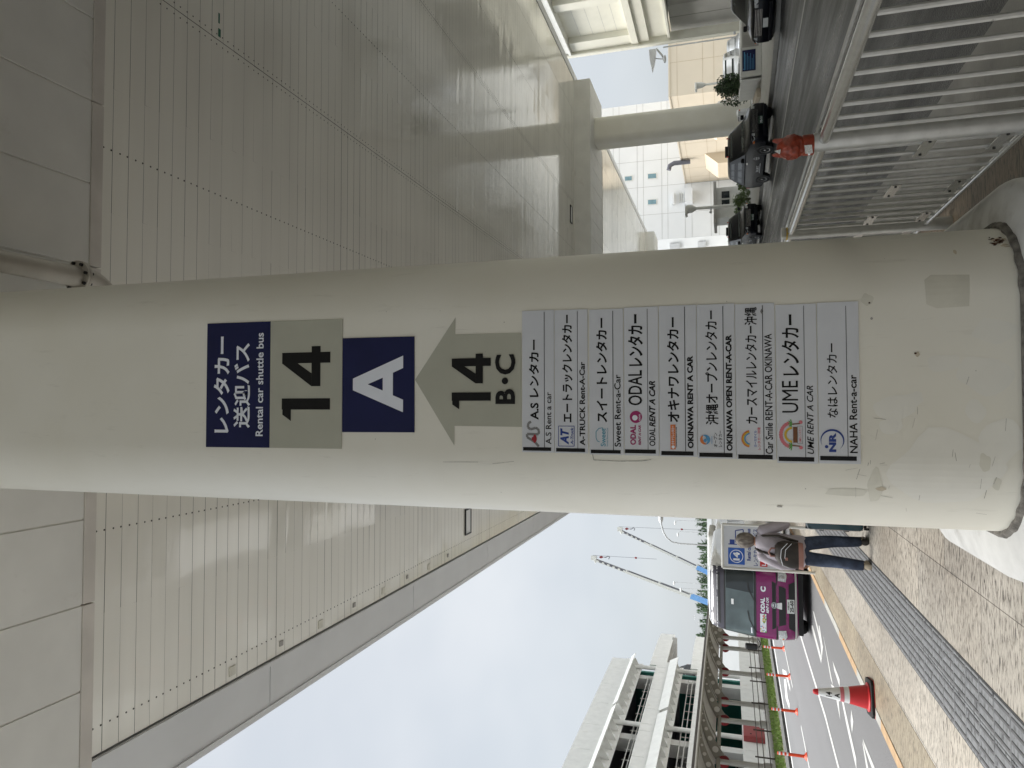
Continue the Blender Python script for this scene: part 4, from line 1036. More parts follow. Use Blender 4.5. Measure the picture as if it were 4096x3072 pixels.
# ================================================================== vehicles
def make_car(name, label, cat, loc, rz, paint, L_=4.4, W_=1.7, H_=1.5, belt=.93, hood=.8, y1=1.05, y2=1.85, y3=3.6, y4=4.2, clear=.2, wheel=.31, front=True, group=None, plate=None, parts=True, wb=(.85, 3.5)):
    r = empty(name, loc, label, cat, group, rz)
    hw = W_ / 2
    st = [(0.0, .86, .36, hood - .14), (.06, .92, .28, hood - .06), (.22, .97, clear, hood), (y1 - .05, 1.0, clear, belt), (y4 - .1, 1.0, clear, belt), (L_ - .25, .98, clear, belt - .02), (L_ - .06, .94, .3, belt - .06), (L_, .88, .4, belt - .16)]
    rings = []
    for y, f, zl, zt in st:
        w = hw * f
        rings.append([(x, y, z) for x, z in ((-w * .86, zl), (-w * .985, zl + .09), (-w, zl + (zt - zl) * .55), (-w * .975, zt - .07), (-w * .86, zt), (-w * .4, zt + .02), (w * .4, zt + .02), (w * .86, zt), (w * .975, zt - .07), (w, zl + (zt - zl) * .55), (w * .985, zl + .09), (w * .86, zl))])
    body = MB().loft(rings).build('body', paint, r, smooth=True, ang=38)
    zt_ = H_ - .07
    wb0, wt0 = hw * .93, hw * .76
    lv = [(belt - .03, wb0, y1, y4), (belt + (zt_ - belt) * .55, wb0 + (wt0 - wb0) * .5, y1 + (y2 - y1) * .58, y4 + (y3 - y4) * .5), (zt_, wt0, y2, y3), (H_ - .02, wt0 - .07, y2 + .12, y3 - .1), (H_, wt0 - .22, y2 + .35, y3 - .3)]
    rings = []
    for z, w, ya, yb in lv:
        c = .12
        rings.append([(-w, ya + c, z), (-w + c, ya, z), (w - c, ya, z), (w, ya + c, z), (w, yb - c, z), (w - c, yb, z), (-w + c, yb, z), (-w, yb - c, z)])
    MB().loft(rings).build('cabin', paint, r, smooth=True, ang=32)
    def lerp(a, b, t): return a + (b - a) * t
    def side(s, t, sg):  # s along the car, t up the window
        w = lerp(wb0, wt0, t) + .008; ya, yb = lerp(y1, y2, t), lerp(y4, y3, t); return (sg * w, lerp(ya, yb, s), lerp(belt - .03, zt_, t))
    for sg in (-1, 1):
        for s0, s1 in ((.17, .46), (.5, .72), (.75, .9)):
            MB().poly([side(s0 + (.05 if s0 < .3 else 0), .17, sg), side(s1, .17, sg), side(s1 - (.03 if s1 > .8 else 0), .87, sg), side(s0 + (.0 if s0 < .3 else 0), .87, sg)]).build('side_window', 'glassmid', r)
    def fr(s, t, back=False):
        w = lerp(wb0, wt0, t) - .1; yv = lerp(y4, y3, t) + .008 if back else lerp(y1, y2, t) - .008
        # follow the mid ring
        if t > .0:
            m = .55
            ym = (y4 + (y3 - y4) * .5) if back else (y1 + (y2 - y1) * .58)
            yv = (lerp(y4 if back else y1, ym, t / m) if t < m else lerp(ym, y3 if back else y2, (t - m) / (1 - m))) + (.008 if back else -.008)
        return (lerp(-w, w, s), yv, lerp(belt - .03, zt_, t))
    for bk, nm in ((False, 'windshield'), (True, 'rear_window')):
        b = MB(); tt = [.1, .35, .55, .75, .92]
        for ta, tb in zip(tt, tt[1:]): b.poly([fr(0, ta, bk), fr(1, ta, bk), fr(1, tb, bk), fr(0, tb, bk)])
        b.build(nm, 'glassmid', r)
    for yw in wb:
        for sg in (-1, 1):
            w = MB().lathe([(wheel * .62, hw * .99 - .19), (wheel * .97, hw * .99 - .19), (wheel, hw * .99 - .16), (wheel, hw * .99 - .03), (wheel * .95, hw * .99 + .004), (wheel * .66, hw * .99 + .004)], (0, yw, wheel), 24, 'X')
            if sg < 0:
                for v in w.bm.verts: v.co.x = -v.co.x
            t_ = w.build('wheel', 'rubber', r, smooth=True)
            q = MB().lathe([(wheel * .64, hw * .99 - .02), (wheel * .6, hw * .99 + .006), (wheel * .2, hw * .99 - .012), (wheel * .12, hw * .99 + .012)], (0, yw, wheel), 20, 'X')
            if sg < 0:
                for v in q.bm.verts: v.co.x = -v.co.x
            q.build('rim', 'chrome', t_, smooth=True)
            a = MB().lathe([(wheel * 1.16, hw * .9), (wheel * 1.16, hw * .992)], (0, yw, wheel + .02), 24, 'X')
            if sg < 0:
                for v in a.bm.verts: v.co.x = -v.co.x
            a.build('wheel_arch', 'trim', r)
    for sg in (-1, 1):
        m_ = MB().box(sg * (hw + .02) - (.2 if sg < 0 else 0), sg * (hw + .02) + (.2 if sg > 0 else 0), y1 + .28, y1 + .38, belt + .0, belt + .14, bev=.035).build('mirror', paint, r)
        MB().prism([(sg * hw * .62, -.004 + .02, hood - .2), (sg * hw * .9, .035, hood - .2), (sg * hw * .955, .2, hood - .12), (sg * hw * .9, .07, hood - .075), (sg * hw * .62, .02, hood - .085)], (0, -.025, 0)).build('headlight', 'lampglass', r)
        MB().box(sg * hw * .95 - .04, sg * hw * .95 + .04, .14, .24, hood - .2, hood - .13).build('turn_lamp', 'amber', r)
        MB().box(sg * hw * .8 - .1, sg * hw * .8 + .1, L_ - .03, L_ + .01, belt - .3, belt - .15).build('tail_light', 'red', r)
        MB().box(sg * (hw + .004) - .004, sg * (hw + .004) + .004, y1 + .75, y1 + .95, belt - .14, belt - .1).build('door_handle', 'chrome', r)
    g = MB()
    for k in range(5): g.box(-hw * .55, hw * .55, -.012, .03, hood - .33 + k * .05, hood - .31 + k * .05)
    g.build('grille', 'chrome' if parts else 'trim', r)
    MB().box(-hw * .56, hw * .56, .002, .035, hood - .36, hood - .08).build('grille_recess', 'trim', r)
    MB().box(-hw * .8, hw * .8, -.03, .1, .27, .4, bev=.02).build('bumper', paint, r)
    MB().box(-.17, .17, -.045, -.035, .42, .585).build('number_plate', 'plategreen' if plate else 'plate', r)
    if plate: Decal().text(plate, -.14, .14, .44, .52, bold=.02).build('plate_lettering', 'paperwhite', r, lambda u, w, t: (u, -.048 - t, w))
    return r
def taxi_kit(r, H_, hw):
    MB().box(-.24, .24, 2.3, 2.45, H_ - .005, H_ + .11, bev=.03).build('roof_lamp', 'trim', r)
    for sg in (-1, 1): MB().lathe([(.025, H_ - .03), (.03, H_ + .03), (.015, H_ + .05)], (sg * .42, 2.0, 0), 10).build('roof_marker', 'red', r)
    d = Decal().ring(1.5, .62, .1, .115).stroke([(1.4, .62), (1.6, .62)], .02).stroke([(1.5, .52), (1.5, .72)], .02)
    d.text('TAXI', 2.15, 2.75, .5, .6, bold=.03, shear=.2).poly([(1.95, .45), (2.9, .45), (2.85, .47), (2.0, .47)])
    d.build('door_lettering', 'reflect', r, lambda u, w, t: (-hw - .006 - t, u, w))
G3 = 'black taxis on the far road'
t1 = make_car('taxi', 'black taxi with red roof markers passing in front of the far column', 'taxi', (11.4, 29.5, ZR), R(8), 'carblack', 4.5, 1.72, 1.76, 1.1, .93, 1.05, 1.95, 3.75, 4.3, .22, .32, group=G3, plate='70-51', wb=(.87, 3.55)); taxi_kit(t1, 1.76, .86)
t2 = make_car('taxi', 'black taxi half hidden behind the big column, farther along the road', 'taxi', (10.25, 40.1, ZR), R(3), 'carblack', 4.5, 1.72, 1.76, 1.1, .93, 1.05, 1.95, 3.75, 4.3, .22, .32, group=G3, plate='13-52', wb=(.87, 3.55)); taxi_kit(t2, 1.76, .86)
make_car('minivan', 'black car cut off by the right edge of the upright view', 'car', (13.1, 25.2, ZR), R(-62), 'carblack', 4.5, 1.8, 1.62, 1.05, .95, .9, 1.7, 3.8, 4.3)
make_car('parked_car', 'white estate car parked behind the low planter wall, largest there', 'car', (19.3, 42.4, 0), R(-32), 'carwhite', 4.6, 1.75, 1.8, 1.15, 1.0, .9, 1.6, 4.0, 4.45, group='cars parked beyond the planter')
make_car('parked_car', 'silver car parked beside the white estate car behind the planter', 'car', (22.2, 45.2, 0), R(-20), 'carsilver', 4.3, 1.7, 1.55, 1.0, .9, group='cars parked beyond the planter')
make_car('parked_car', 'white van with roof rack parked behind the black taxi', 'van', (17.6, 46.0, 0), R(-35), 'carwhite', 4.6, 1.8, 2.2, 1.15, 1.0, .7, 1.3, 4.2, 4.5, group='cars parked beyond the planter')
make_car('parked_car', 'white car parked beside the guard booth behind the bushes', 'car', (17.3, 56.5, 0), R(-60), 'carwhite', 4.3, 1.7, 1.5, 1.0, .85, group='cars parked beyond the planter')
G4 = 'cars inside the car park'
make_car('ramp_car', 'dark off-road car driving on the car park ramp', 'car', (-22.4, 57.9, 4.25), R(0), 'carblack', 4.4, 1.8, 1.75, 1.1, .98, .8, 1.3, 3.9, 4.3, group=G4)
make_car('garage_car', 'white car with dark lower half on the middle car park floor', 'car', (-22.3, 50.5, 3.5), R(90), 'carwhite', 4.2, 1.7, 1.75, 1.1, 1.0, group=G4)
make_car('garage_car', 'silver car at ground level in the car park, nearer the ramp end', 'car', (-21.6, 48.9, -.18), R(80), 'carsilver', 4.3, 1.7, 1.7, 1.05, .95, group=G4)
make_car('garage_car', 'dark car at ground level in the car park, above the red cabinet', 'car', (-21.8, 45.2, -.18), R(90), 'carnavy', 4.3, 1.75, 1.75, 1.1, 1.0, group=G4)
make_car('garage_car', 'silver car on the upper car park floor behind the rail', 'car', (-22.3, 38.6, 3.5), R(90), 'carsilver', 4.3, 1.7, 1.6, 1.0, .9, group=G4)
make_car('road_van', 'navy van mostly hidden between the sign frame and the big column', 'van', (-5.35, 33.0, ZL), R(2), 'carnavy', 4.6, 1.7, 1.95, 1.1, 1.0, .5, 1.0, 4.3, 4.5)

def make_bus(name, label, loc, rz, full, paint='purple'):
    r = empty(name, loc, label, 'bus', None, rz)
    Lb = 6.6
    zs = [(.3, .84, .05), (.36, .88, .0), (.62, .915, -.02), (.95, .92, .0), (1.3, .91, .06), (1.7, .885, .18), (2.08, .855, .3), (2.25, .83, .36), (2.38, .79, .46), (2.45, .7, .62), (2.48, .45, .9)]
    def at(z):
        for (za, wa, ya), (zb, wb_, yb) in zip(zs, zs[1:]):
            if z <= zb: k = max(0, (z - za) / (zb - za)); return wa + (wb_ - wa) * k, ya + (yb - ya) * k
        return zs[-1][1:]
    rad = .24
    def fy(x, z):
        w, y0 = at(z); ax = abs(x); y = y0 + .05 * (ax / w) ** 2
        if ax > w - rad: y += rad - sqrt(max(0, rad ** 2 - min(rad, ax - (w - rad)) ** 2)); 
        return y
    def ring(z):
        w, y0 = at(z); xs = [-w + w * 2 * i / 24 for i in range(25)]
        xs = [-w, -w + .02, -w + .05, -w + .1, -w + .17, -w + rad] + [(-w + rad) + (2 * w - 2 * rad) * i / 8 for i in range(1, 8)] + [w - rad, w - .17, w - .1, w - .05, w - .02, w]
        return [(x, fy(x, z), z) for x in xs] + [(w, Lb - .1 - y0 * .3, z), (w - .12, Lb - y0 * .3, z), (-w + .12, Lb - y0 * .3, z), (-w, Lb - .1 - y0 * .3, z)]
    lo = [.3, .36, .5, .62, .8, .95, 1.15, 1.3]
    hi = [1.3, 1.5, 1.7, 1.9, 2.08, 2.25, 2.38, 2.45, 2.48]
    MB().loft([ring(z) for z in lo]).build('lower_body', paint, r, smooth=True, ang=50)
    MB().loft([ring(z) for z in hi]).build('upper_body', 'carwhite', r, smooth=True, ang=50)
    def on(off): return lambda u, w, t: (u, fy(u, w) - off - t, w)
    def patch(nm, pts, m, off=.006, cw=.06): return Decal().poly(pts).build(nm, m, r, on(off), .04, cw)
    patch('header_band', [(-.82, 2.07), (.82, 2.07), (.78, 2.38), (.6, 2.435), (-.6, 2.435), (-.78, 2.38)], 'busgrey', .005)
    patch('header_slot', [(-.66, 2.16), (-.58, 2.22), (.66, 2.24), (.66, 2.18)], 'trim', .009)
    patch('windshield_rubber', [(-.895, 1.3), (.895, 1.3), (.845, 2.08), (-.845, 2.08)], 'trim', .006)
    patch('windshield', [(-.85, 1.35), (.85, 1.35), (.81, 2.04), (-.81, 2.04)], 'glassbus', .01)
    patch('upper_slot', [(-.55, .83), (-.6, .92), (.6, .92), (.55, .83)], 'trim', .007)
    patch('grille', [(-.45, .6), (.45, .6), (.5, .76), (-.5, .76)], 'trim', .007)
    patch('lower_intake', [(-.62, .385), (.62, .385), (.54, .53), (-.54, .53)], 'trim', .007)
    for s in (-1, 1):
        h = patch('headlight', [(s * .6, .6), (s * .76, .57), (s * .89, .63), (s * .89, .77), (s * .62, .78)], 'lampglass', .012)
        Decal().disc(s * .7, .66, .04, n=14).build('bulb', 'chrome', h, on(.016), .04); Decal().disc(s * .84, .66, .022, n=10).build('indicator', 'amber', h, on(.016), .04)
        Decal().poly([(s * .88, .78), (s * .5, .8), (s * .5, .815), (s * .88, .83)]).build('crease', 'trim', r, on(.004), .04)
    patch('bumper_strip', [(-.86, .335), (.86, .335), (.88, .38), (-.88, .38)], 'offwhite', .012)
    MB().box(-.8, .8, .35, 1.2, .16, .36).build('underside', 'trim', r)
    for yw in (1.0, 4.9):
        for s in (-1, 1):
            w = MB().lathe([(.22, .62), (.36, .62), (.37, .65), (.37, .84), (.35, .87), (.22, .87)], (0, yw, .37), 24, 'X')
            if s < 0:
                for v in w.bm.verts: v.co.x = -v.co.x
            w.build('wheel', 'rubber', r, smooth=True)
    for s in (-1, 1):
        for k in range(4):
            ya = 1.2 + k * 1.3
            MB().poly([(s * .912, ya, 1.36), (s * .912, ya + 1.15, 1.36), (s * .868, ya + 1.15, 2.02), (s * .868, ya, 2.02)]).build('side_window', 'glassmid', r)
        m_ = MB().box(s * 1.02 - .07, s * 1.02 + .07, -.2, -.06, 1.28, 1.58, bev=.04).build('mirror', 'trim', r)
        MB().tube([(s * .88, .1, 1.28), (s * .95, -.05, 1.2), (s * 1.02, -.13, 1.24), (s * 1.02, -.13, 1.3)], .014, 6).build('mirror_arm', 'trim', m_)
        d = Decal().stroke([(.02, 1.31), (.32, 1.47), (.5, 1.5)] if s > 0 else [(-.72, 1.31), (-.42, 1.46), (-.2, 1.5)], .028)
        d.build('wiper', 'trim', r, on(.022), .04)
    if full:
        Decal().text('ODAL', -.2, .17, 1.09, 1.195, bold=.05).text('RENT A CAR', -.2, .185, 1.0, 1.06, bold=.04, shear=.25).text('C', .315, .45, 1.065, 1.19, bold=.06).build('lettering', 'paperwhite', r, on(.007), .04)
        Decal().rect(-.7, -.235, 1.06, 1.205).build('sticker', 'paperwhite', r, on(.006), .04)
        random.seed(3); d = Decal()
        for i in range(34): d.disc(random.uniform(-.69, -.245), random.choice([random.uniform(1.07, 1.12), random.uniform(1.09, 1.195)]), random.uniform(.01, .022), random.randint(0, 3), 7)
        d.build('sticker_print', ['pink', 'yellow', 'green', 'skyink'], r, on(.008), .04)
        e = Decal().disc(.01, .87, .075, n=24).build('emblem', 'chrome', r, on(.02), .04)
        Decal().ring(.01, .87, .052, .062).stroke([(-.05, .885), (.01, .86), (.07, .885)], .02).build('emblem_mark', 'trim', e, on(.024), .04)
        Decal().poly([(-.08, .69), (.09, .69), (.07, .8), (-.06, .8)]).build('centre_tab', 'carwhite', r, on(.014), .04)
        pl = Decal().rect(-.16, .18, .4, .575).build('number_plate', 'plate', r, on(.02), .04)
        Decal().text('沖縄200', -.08, .12, .52, .56, bold=.01).text('25-60', -.13, .16, .42, .505, bold=.03).build('plate_lettering', 'ink', pl, on(.023), .04)
        patch('cab_shade', [(.25, 1.36), (.84, 1.36), (.8, 2.03), (.3, 2.03)], 'glassdark', .0105)
        patch('cab_sticker', [(-.77, 1.39), (-.62, 1.4), (-.62, 1.43), (-.77, 1.42)], 'paperwhite', .0125)
        # driver's cab seen through the glass
        Decal().rect(-.1, .04, 1.84, 1.9).build('inner_mirror', 'reflect', r, on(.0125), .04)
    else:
        MB().box(-.62, .62, .9, 3.0, 2.46, 2.72, bev=.1).build('roof_air_unit', 'offwhite', r)
    return r
M['glassbus'] = mat('bus_windshield', (0.09, 0.12, 0.125), 0.07, var=0.35, scale=1.4, spec=0.8)
make_bus('shuttle_bus', 'purple fronted shuttle bus with white roof, parked at the kerb facing the camera', (-4.95, 19.1, ZL), R(0), True)
make_bus('minibus', 'white minibus waiting behind the purple bus, mostly hidden by the sign', (-5.45, 27.2, ZL), R(-2), False, 'carwhite')

# ================================================================== framed stop sign on legs
sg = empty('stop_sign_stand', (-2.98, 16.2, 0), 'white framed stand with a blue 14 bus stop board behind the person', 'sign')
def S(b, nm, m, par=None, **k):
    o = b.build(nm, m, None, **k)
    if par is None: P(o, sg)
    else: o.parent = par
    return o
for x in (-3.46, -2.53): S(MB().tube([(x, 16.2, 0), (x, 16.2, 1.85)], .03, 12), 'frame_post', 'offwhite', smooth=True)
for z in (1.85, .64): S(MB().tube([(-3.46, 16.2, z), (-2.53, 16.2, z)], .028, 12), 'frame_rail', 'offwhite', smooth=True)
bd = S(MB().box(-3.43, -2.56, 16.19, 16.21, .67, 1.82), 'board', 'signwhite')
fl_ = lambda u, w, t: (u, 16.187, w)
def bdec(nm, d, m, off=0):
    o = d.build(nm, m, None, lambda u, w, t: (u, 16.187 - off - t, w)); o.parent = bd
bdec('blue_square', Decal().rect(-3.375, -3.02, 1.395, 1.735), 'blue')
bdec('numerals', Decal().ring(-3.2, 1.565, .125, .14).text('14', -3.29, -3.11, 1.5, 1.63, bold=.06), 'paperwhite', .003)
bdec('bus_pictogram', Decal().rect(-2.955, -2.935, 1.4, 1.73).rect(-2.935, -2.845, 1.6, 1.7).stroke([(-2.9, 1.42), (-2.9, 1.58), (-2.65, 1.58), (-2.62, 1.42), (-2.9, 1.42)], .02).text('Rental car shuttle bus', -3.28, -2.6, 1.27, 1.35, bold=.03).text('レンタカー送迎バス', -3.38, -2.6, 1.12, 1.225, bold=.015), 'nr')
bdec('red_box', Decal().rect(-3.39, -2.62, .935, 1.085).disc(-3.33, .86, .03), 'red')
bdec('red_box_lettering', Decal().text('レンタカー', -3.37, -2.66, .96, 1.06, bold=.02), 'paperwhite', .003)

# ================================================================== the person
def skin_mesh(nodes, edges, sub=2):
    """nodes: name -> (xyz, radius or (rx, ry)); returns evaluated mesh of one continuous surface"""
    me = bpy.data.meshes.new('skin'); nm = list(nodes); idx = {k: i for i, k in enumerate(nm)}
    me.from_pydata([nodes[k][0] for k in nm], [(idx[a], idx[c]) for a, c in edges], [])
    o = bpy.data.objects.new('skin', me); COL.objects.link(o)
    md = o.modifiers.new('s', 'SKIN'); md.use_smooth_shade = True; md.branch_smoothing = .4
    for k in nm:
        rr = nodes[k][1]; me.skin_vertices[0].data[idx[k]].radius = rr if isinstance(rr, tuple) else (rr, rr)
    me.skin_vertices[0].data[0].use_root = True
    ss = o.modifiers.new('u', 'SUBSURF'); ss.levels = sub; ss.render_levels = sub
    bpy.context.view_layer.update(); dg = bpy.context.evaluated_depsgraph_get()
    res = bpy.data.meshes.new_from_object(o.evaluated_get(dg))
    bpy.data.objects.remove(o); return res
nodes = {
 'pelvis': ((-.02, 0, .86), (.15, .115)), 'belly': ((-.01, .01, .99), (.145, .11)), 'chest': ((.03, .0, 1.18), (.155, .115)), 'neckbase': ((.075, .02, 1.335), (.085, .075)),
 'neck': ((.085, .045, 1.385), .052), 'skull0': ((.085, .065, 1.45), (.075, .08)), 'skull': ((.075, .08, 1.525), (.082, .098)), 'crown': ((.07, .085, 1.575), (.055, .065)),
 'shL': ((-.1, .0, 1.295), (.065, .062)), 'elL': ((-.215, .02, 1.05), .047), 'wrL': ((-.235, .13, .86), .03), 'haL': ((-.24, .165, .8), (.032, .02)),
 'shR': ((.215, .01, 1.29), (.065, .062)), 'elR': ((.315, .03, 1.0), .052), 'wrR': ((.3, .26, 1.04), .03), 'haR': ((.29, .32, 1.07), (.032, .02)),
 'hipL': ((-.11, .0, .8), (.115, .115)), 'knL': ((-.13, .01, .44), (.084, .084)), 'anL': ((-.145, -.08, .1), (.07, .072)), 'toL': ((-.15, .06, .045), (.045, .035)),
 'hipR': ((.075, .03, .8), (.115, .115)), 'knR': ((.11, .09, .44), (.08, .082)), 'anR': ((.12, .1, .1), (.066, .07)), 'toR': ((.13, .26, .045), (.045, .035)),
}
edges = [('pelvis', 'belly'), ('belly', 'chest'), ('chest', 'neckbase'), ('neckbase', 'neck'), ('neck', 'skull0'), ('skull0', 'skull'), ('skull', 'crown'),
 ('neckbase', 'shL'), ('shL', 'elL'), ('elL', 'wrL'), ('wrL', 'haL'), ('neckbase', 'shR'), ('shR', 'elR'), ('elR', 'wrR'), ('wrR', 'haR'),
 ('pelvis', 'hipL'), ('hipL', 'knL'), ('knL', 'anL'), ('anL', 'toL'), ('pelvis', 'hipR'), ('hipR', 'knR'), ('knR', 'anR'), ('anR', 'toR')]
for h, base, dr in (('L', Vector((-.24, .165, .8)), Vector((0, .12, -.99))), ('R', Vector((.29, .32, 1.07)), Vector((-.15, .9, .35)))):
    dr.normalize(); sd = Vector((1, 0, 0)) if h == 'L' else Vector((.9, .2, -.2)); sd = (sd - dr * sd.dot(dr)).normalized()
    for k, (o_, l_) in enumerate(((-.024, .06), (-.008, .07), (.008, .066), (.023, .052))):
        p0 = base + sd * o_ + dr * .035; nodes[f'{h}f{k}a'] = (p0, .0095); nodes[f'{h}f{k}b'] = (p0 + dr * l_ * .55, .0085); nodes[f'{h}f{k}c'] = (p0 + dr * l_ + Vector((0, .014, .006)), .007)
        edges += [('ha' + h, f'{h}f{k}a'), (f'{h}f{k}a', f'{h}f{k}b'), (f'{h}f{k}b', f'{h}f{k}c')]
    s_ = 1 if h == 'L' else -1
    p0 = base + sd * s_ * .03; nodes[f'{h}ta'] = (p0 + dr * .01, .011); nodes[f'{h}tb'] = (p0 + sd * s_ * .022 + dr * .045, .009); edges += [('ha' + h, f'{h}ta'), (f'{h}ta', f'{h}tb')]
pm_ = skin_mesh(nodes, edges)
pers = bpy.data.objects.new('person', pm_); COL.objects.link(pers)
pers.location = (-1.845, 10.0, 0)
tag(pers, 'person seen from behind in lavender shirt and jeans with a dark backpack, looking down', 'person')
for k in ('shirt', 'denim', 'skin', 'shoe'): pm_.materials.append(M[k])
for p in pm_.polygons:
    x, y, z = p.center
    i = 0
    if z < .085: i = 3
    elif z < .84 and abs(x) < .21 and not (y > .12 and z > .6): i = 1
    elif z > 1.375: i = 2
    elif (x < -.18 and z < .87) or (y > .24 and z > .9): i = 2
    p.material_index = i
pm_.shade_smooth()
# loose shirt tail
b = MB(); rings = []
for z, rx, ry, cx_ in ((.775, .185, .15, -.02), (.82, .19, .155, -.02), (.9, .182, .148, -.015), (1.0, .176, .142, 0), (1.1, .18, .14, .012), (1.22, .178, .132, .035), (1.3, .14, .105, .06), (1.35, .075, .07, .078)):
    rx += .012
    rings.append([(cx_ + rx * cos(2 * pi * j / 28) * (1 + .02 * sin(j * 3 + z * 20)), .005 + ry * sin(2 * pi * j / 28) * (1 + .03 * sin(j * 4 + z * 9)), z + .012 * sin(j * 2.1) * (z < .8)) for j in range(28)])
b.loft(rings, cap=False).build('shirt', 'shirt', pers, smooth=True, ang=80)
for s, (a, c, d_) in ((-1, ((-.1, 0, 1.295), (-.218, .02, 1.05), (-.235, .11, .89))), (1, ((.215, .01, 1.29), (.318, .03, 1.0), (.306, .2, 1.025)))):
    mid = tuple((a[i] + c[i]) / 2 for i in range(3))
    MB().tube([(a[0] - s * .03, a[1], a[2] + .02), a, mid, c, d_], [.06, .08, .074, .066, .052], 14).build('sleeve', 'shirt', pers, smooth=True, ang=80)
b = MB()
bmesh.ops.create_uvsphere(b.bm, u_segments=28, v_segments=20, radius=1)
for v in list(b.bm.verts):
    x, y, z = v.co; a = atan2(x, -y)
    zz = z * .118 if z > 0 else z * .14
    k = 1 + .05 * sin(9 * a + 4 * z) + (.12 if z < -.3 else 0) * max(0, cos(a - .5))
    v.co = Vector((.075 + x * .102 * k, .062 + y * .115 * k, 1.51 + zz))
bmesh.ops.delete(b.bm, geom=[v for v in b.bm.verts if v.co.y > .125 and v.co.z < 1.56 or v.co.z < 1.375], context='VERTS')
b.build('hair', 'hair', pers, smooth=True, ang=180)
for s in (-1, 1): MB().ball((.075 + s * .088, .085, 1.5), .03, .4, .7, 1, 10).build('ear', 'skin', pers, smooth=True)
MB().ball((.075, .185, 1.5), .016, .8, 1.2, 1.3, 8).build('nose', 'skin', pers, smooth=True)
for s in (-1, 1): MB().ball((.075 + s * .03, .172, 1.525), .011, 1, .5, .7, 8).build('eye', 'ink', pers, smooth=True)
MB().ball((.075, .172, 1.455), .02, 1.2, .4, .3, 8).build('mouth', 'hubred', pers, smooth=True)
for s, x, y in ((-1, -.145, -.02), (1, .122, .18)):
    b = MB(); rings = []
    for yy, w, h in ((-.14, .03, .05), (-.115, .042, .085), (-.02, .046, .09), (.06, .048, .07), (.11, .04, .05), (.135, .02, .03)):
        rings.append([(x + w * cos(2 * pi * j / 16), y + yy, max(.0, h / 2 + h / 2 * sin(2 * pi * j / 16) + .002)) for j in range(16)])
    b.loft(rings).build('shoe', 'shoe' if s < 0 else 'bag', pers, smooth=True)
bp_ = empty('backpack', (-1.87, 9.83, .98), 'dark brown backpack with pink base and looped handle worn on the back', 'backpack')
def BP(b, nm, m, par=None, **k):
    o = b.build(nm, m, None, **k); return P(o, bp_)
b = MB(); rings = []
for z, w, dp in ((.815, .14, .07), (.84, .165, .1), (.95, .168, .115), (1.05, .155, .11), (1.11, .125, .09), (1.145, .08, .05)):
    rings.append([(-1.875 + math.copysign(abs(cos(a)) ** .6, cos(a)) * w + (z - .95) * .12, 9.79 + math.copysign(abs(sin(a)) ** .6, sin(a)) * dp, z) for a in [2 * pi * j / 28 for j in range(28)]])
BP(b.loft(rings), 'bag_body', 'bag', smooth=True)
b = MB(); rings = []
for z in (.812, .87): rings.append([(-1.875 + math.copysign(abs(cos(a)) ** .6, cos(a)) * .166 + (z - .95) * .12, 9.79 + math.copysign(abs(sin(a)) ** .6, sin(a)) * .104, z) for a in [2 * pi * j / 28 for j in range(28)]])
BP(b.loft(rings), 'pink_base', 'bagpink', smooth=True)
BP(MB().box(-1.93, -1.895, 9.668, 9.676, 1.0, 1.03), 'label_patch', 'bagpink')
BP(MB().tube([(-1.9, 9.77, 1.13), (-1.9, 9.75, 1.2), (-1.85, 9.75, 1.225), (-1.8, 9.75, 1.19), (-1.8, 9.77, 1.12)], .011, 8), 'handle', 'bagpink', smooth=True)
for dz in (0, .05): BP(MB().tube([(-2.03 + dz, 9.7, .98), (-2.0 + dz, 9.69, 1.06 - dz), (-1.9, 9.675, 1.085 - dz), (-1.8, 9.68, 1.075 - dz), (-1.72, 9.7, 1.0 - dz)], .004, 6), 'zip', 'paperwhite', smooth=True)
BP(MB().tube([(-1.72, 9.85, .86), (-1.66, 9.87, 1.1), (-1.68, 9.93, 1.28), (-1.7, 10.02, 1.36)], .018, 8), 'shoulder_strap', 'bag', smooth=True)
BP(MB().tube([(-1.95, 9.86, 1.0), (-1.9, 9.88, 1.2), (-1.88, 9.93, 1.33), (-1.86, 10.02, 1.37)], .018, 8), 'shoulder_strap', 'bag', smooth=True)
sc_ = empty('suitcase', (-1.33, 10.15, 0), 'upright dark teal hard suitcase peeping out beside the column', 'suitcase')
def SCs(b, nm, m, **k): return P(b.build(nm, m, None, **k), sc_)
SCs(MB().box(-1.585, -1.1, 10.0, 10.27, .06, .74, bev=.05), 'shell', 'case', smooth=True)
SCs(MB().box(-1.588, -1.097, 10.13, 10.14, .055, .745, bev=.003), 'zip_line', 'trim')
for x in (-1.55, -1.14):
    for y in (10.04, 10.23): SCs(MB().lathe([(.03, x - .012), (.03, x + .012)], (0, y, .03), 14, 'X'), 'caster', 'rubber', smooth=True)
for z in (.25, .55): SCs(MB().box(-1.605, -1.585, 10.11, 10.16, z - .03, z + .03, bev=.006), 'side_foot', 'trim')
SCs(MB().tube([(-1.45, 10.2, .74), (-1.45, 10.2, 1.0), (-1.25, 10.2, 1.0), (-1.25, 10.2, .74)], .01, 8), 'pull_handle', 'chrome')
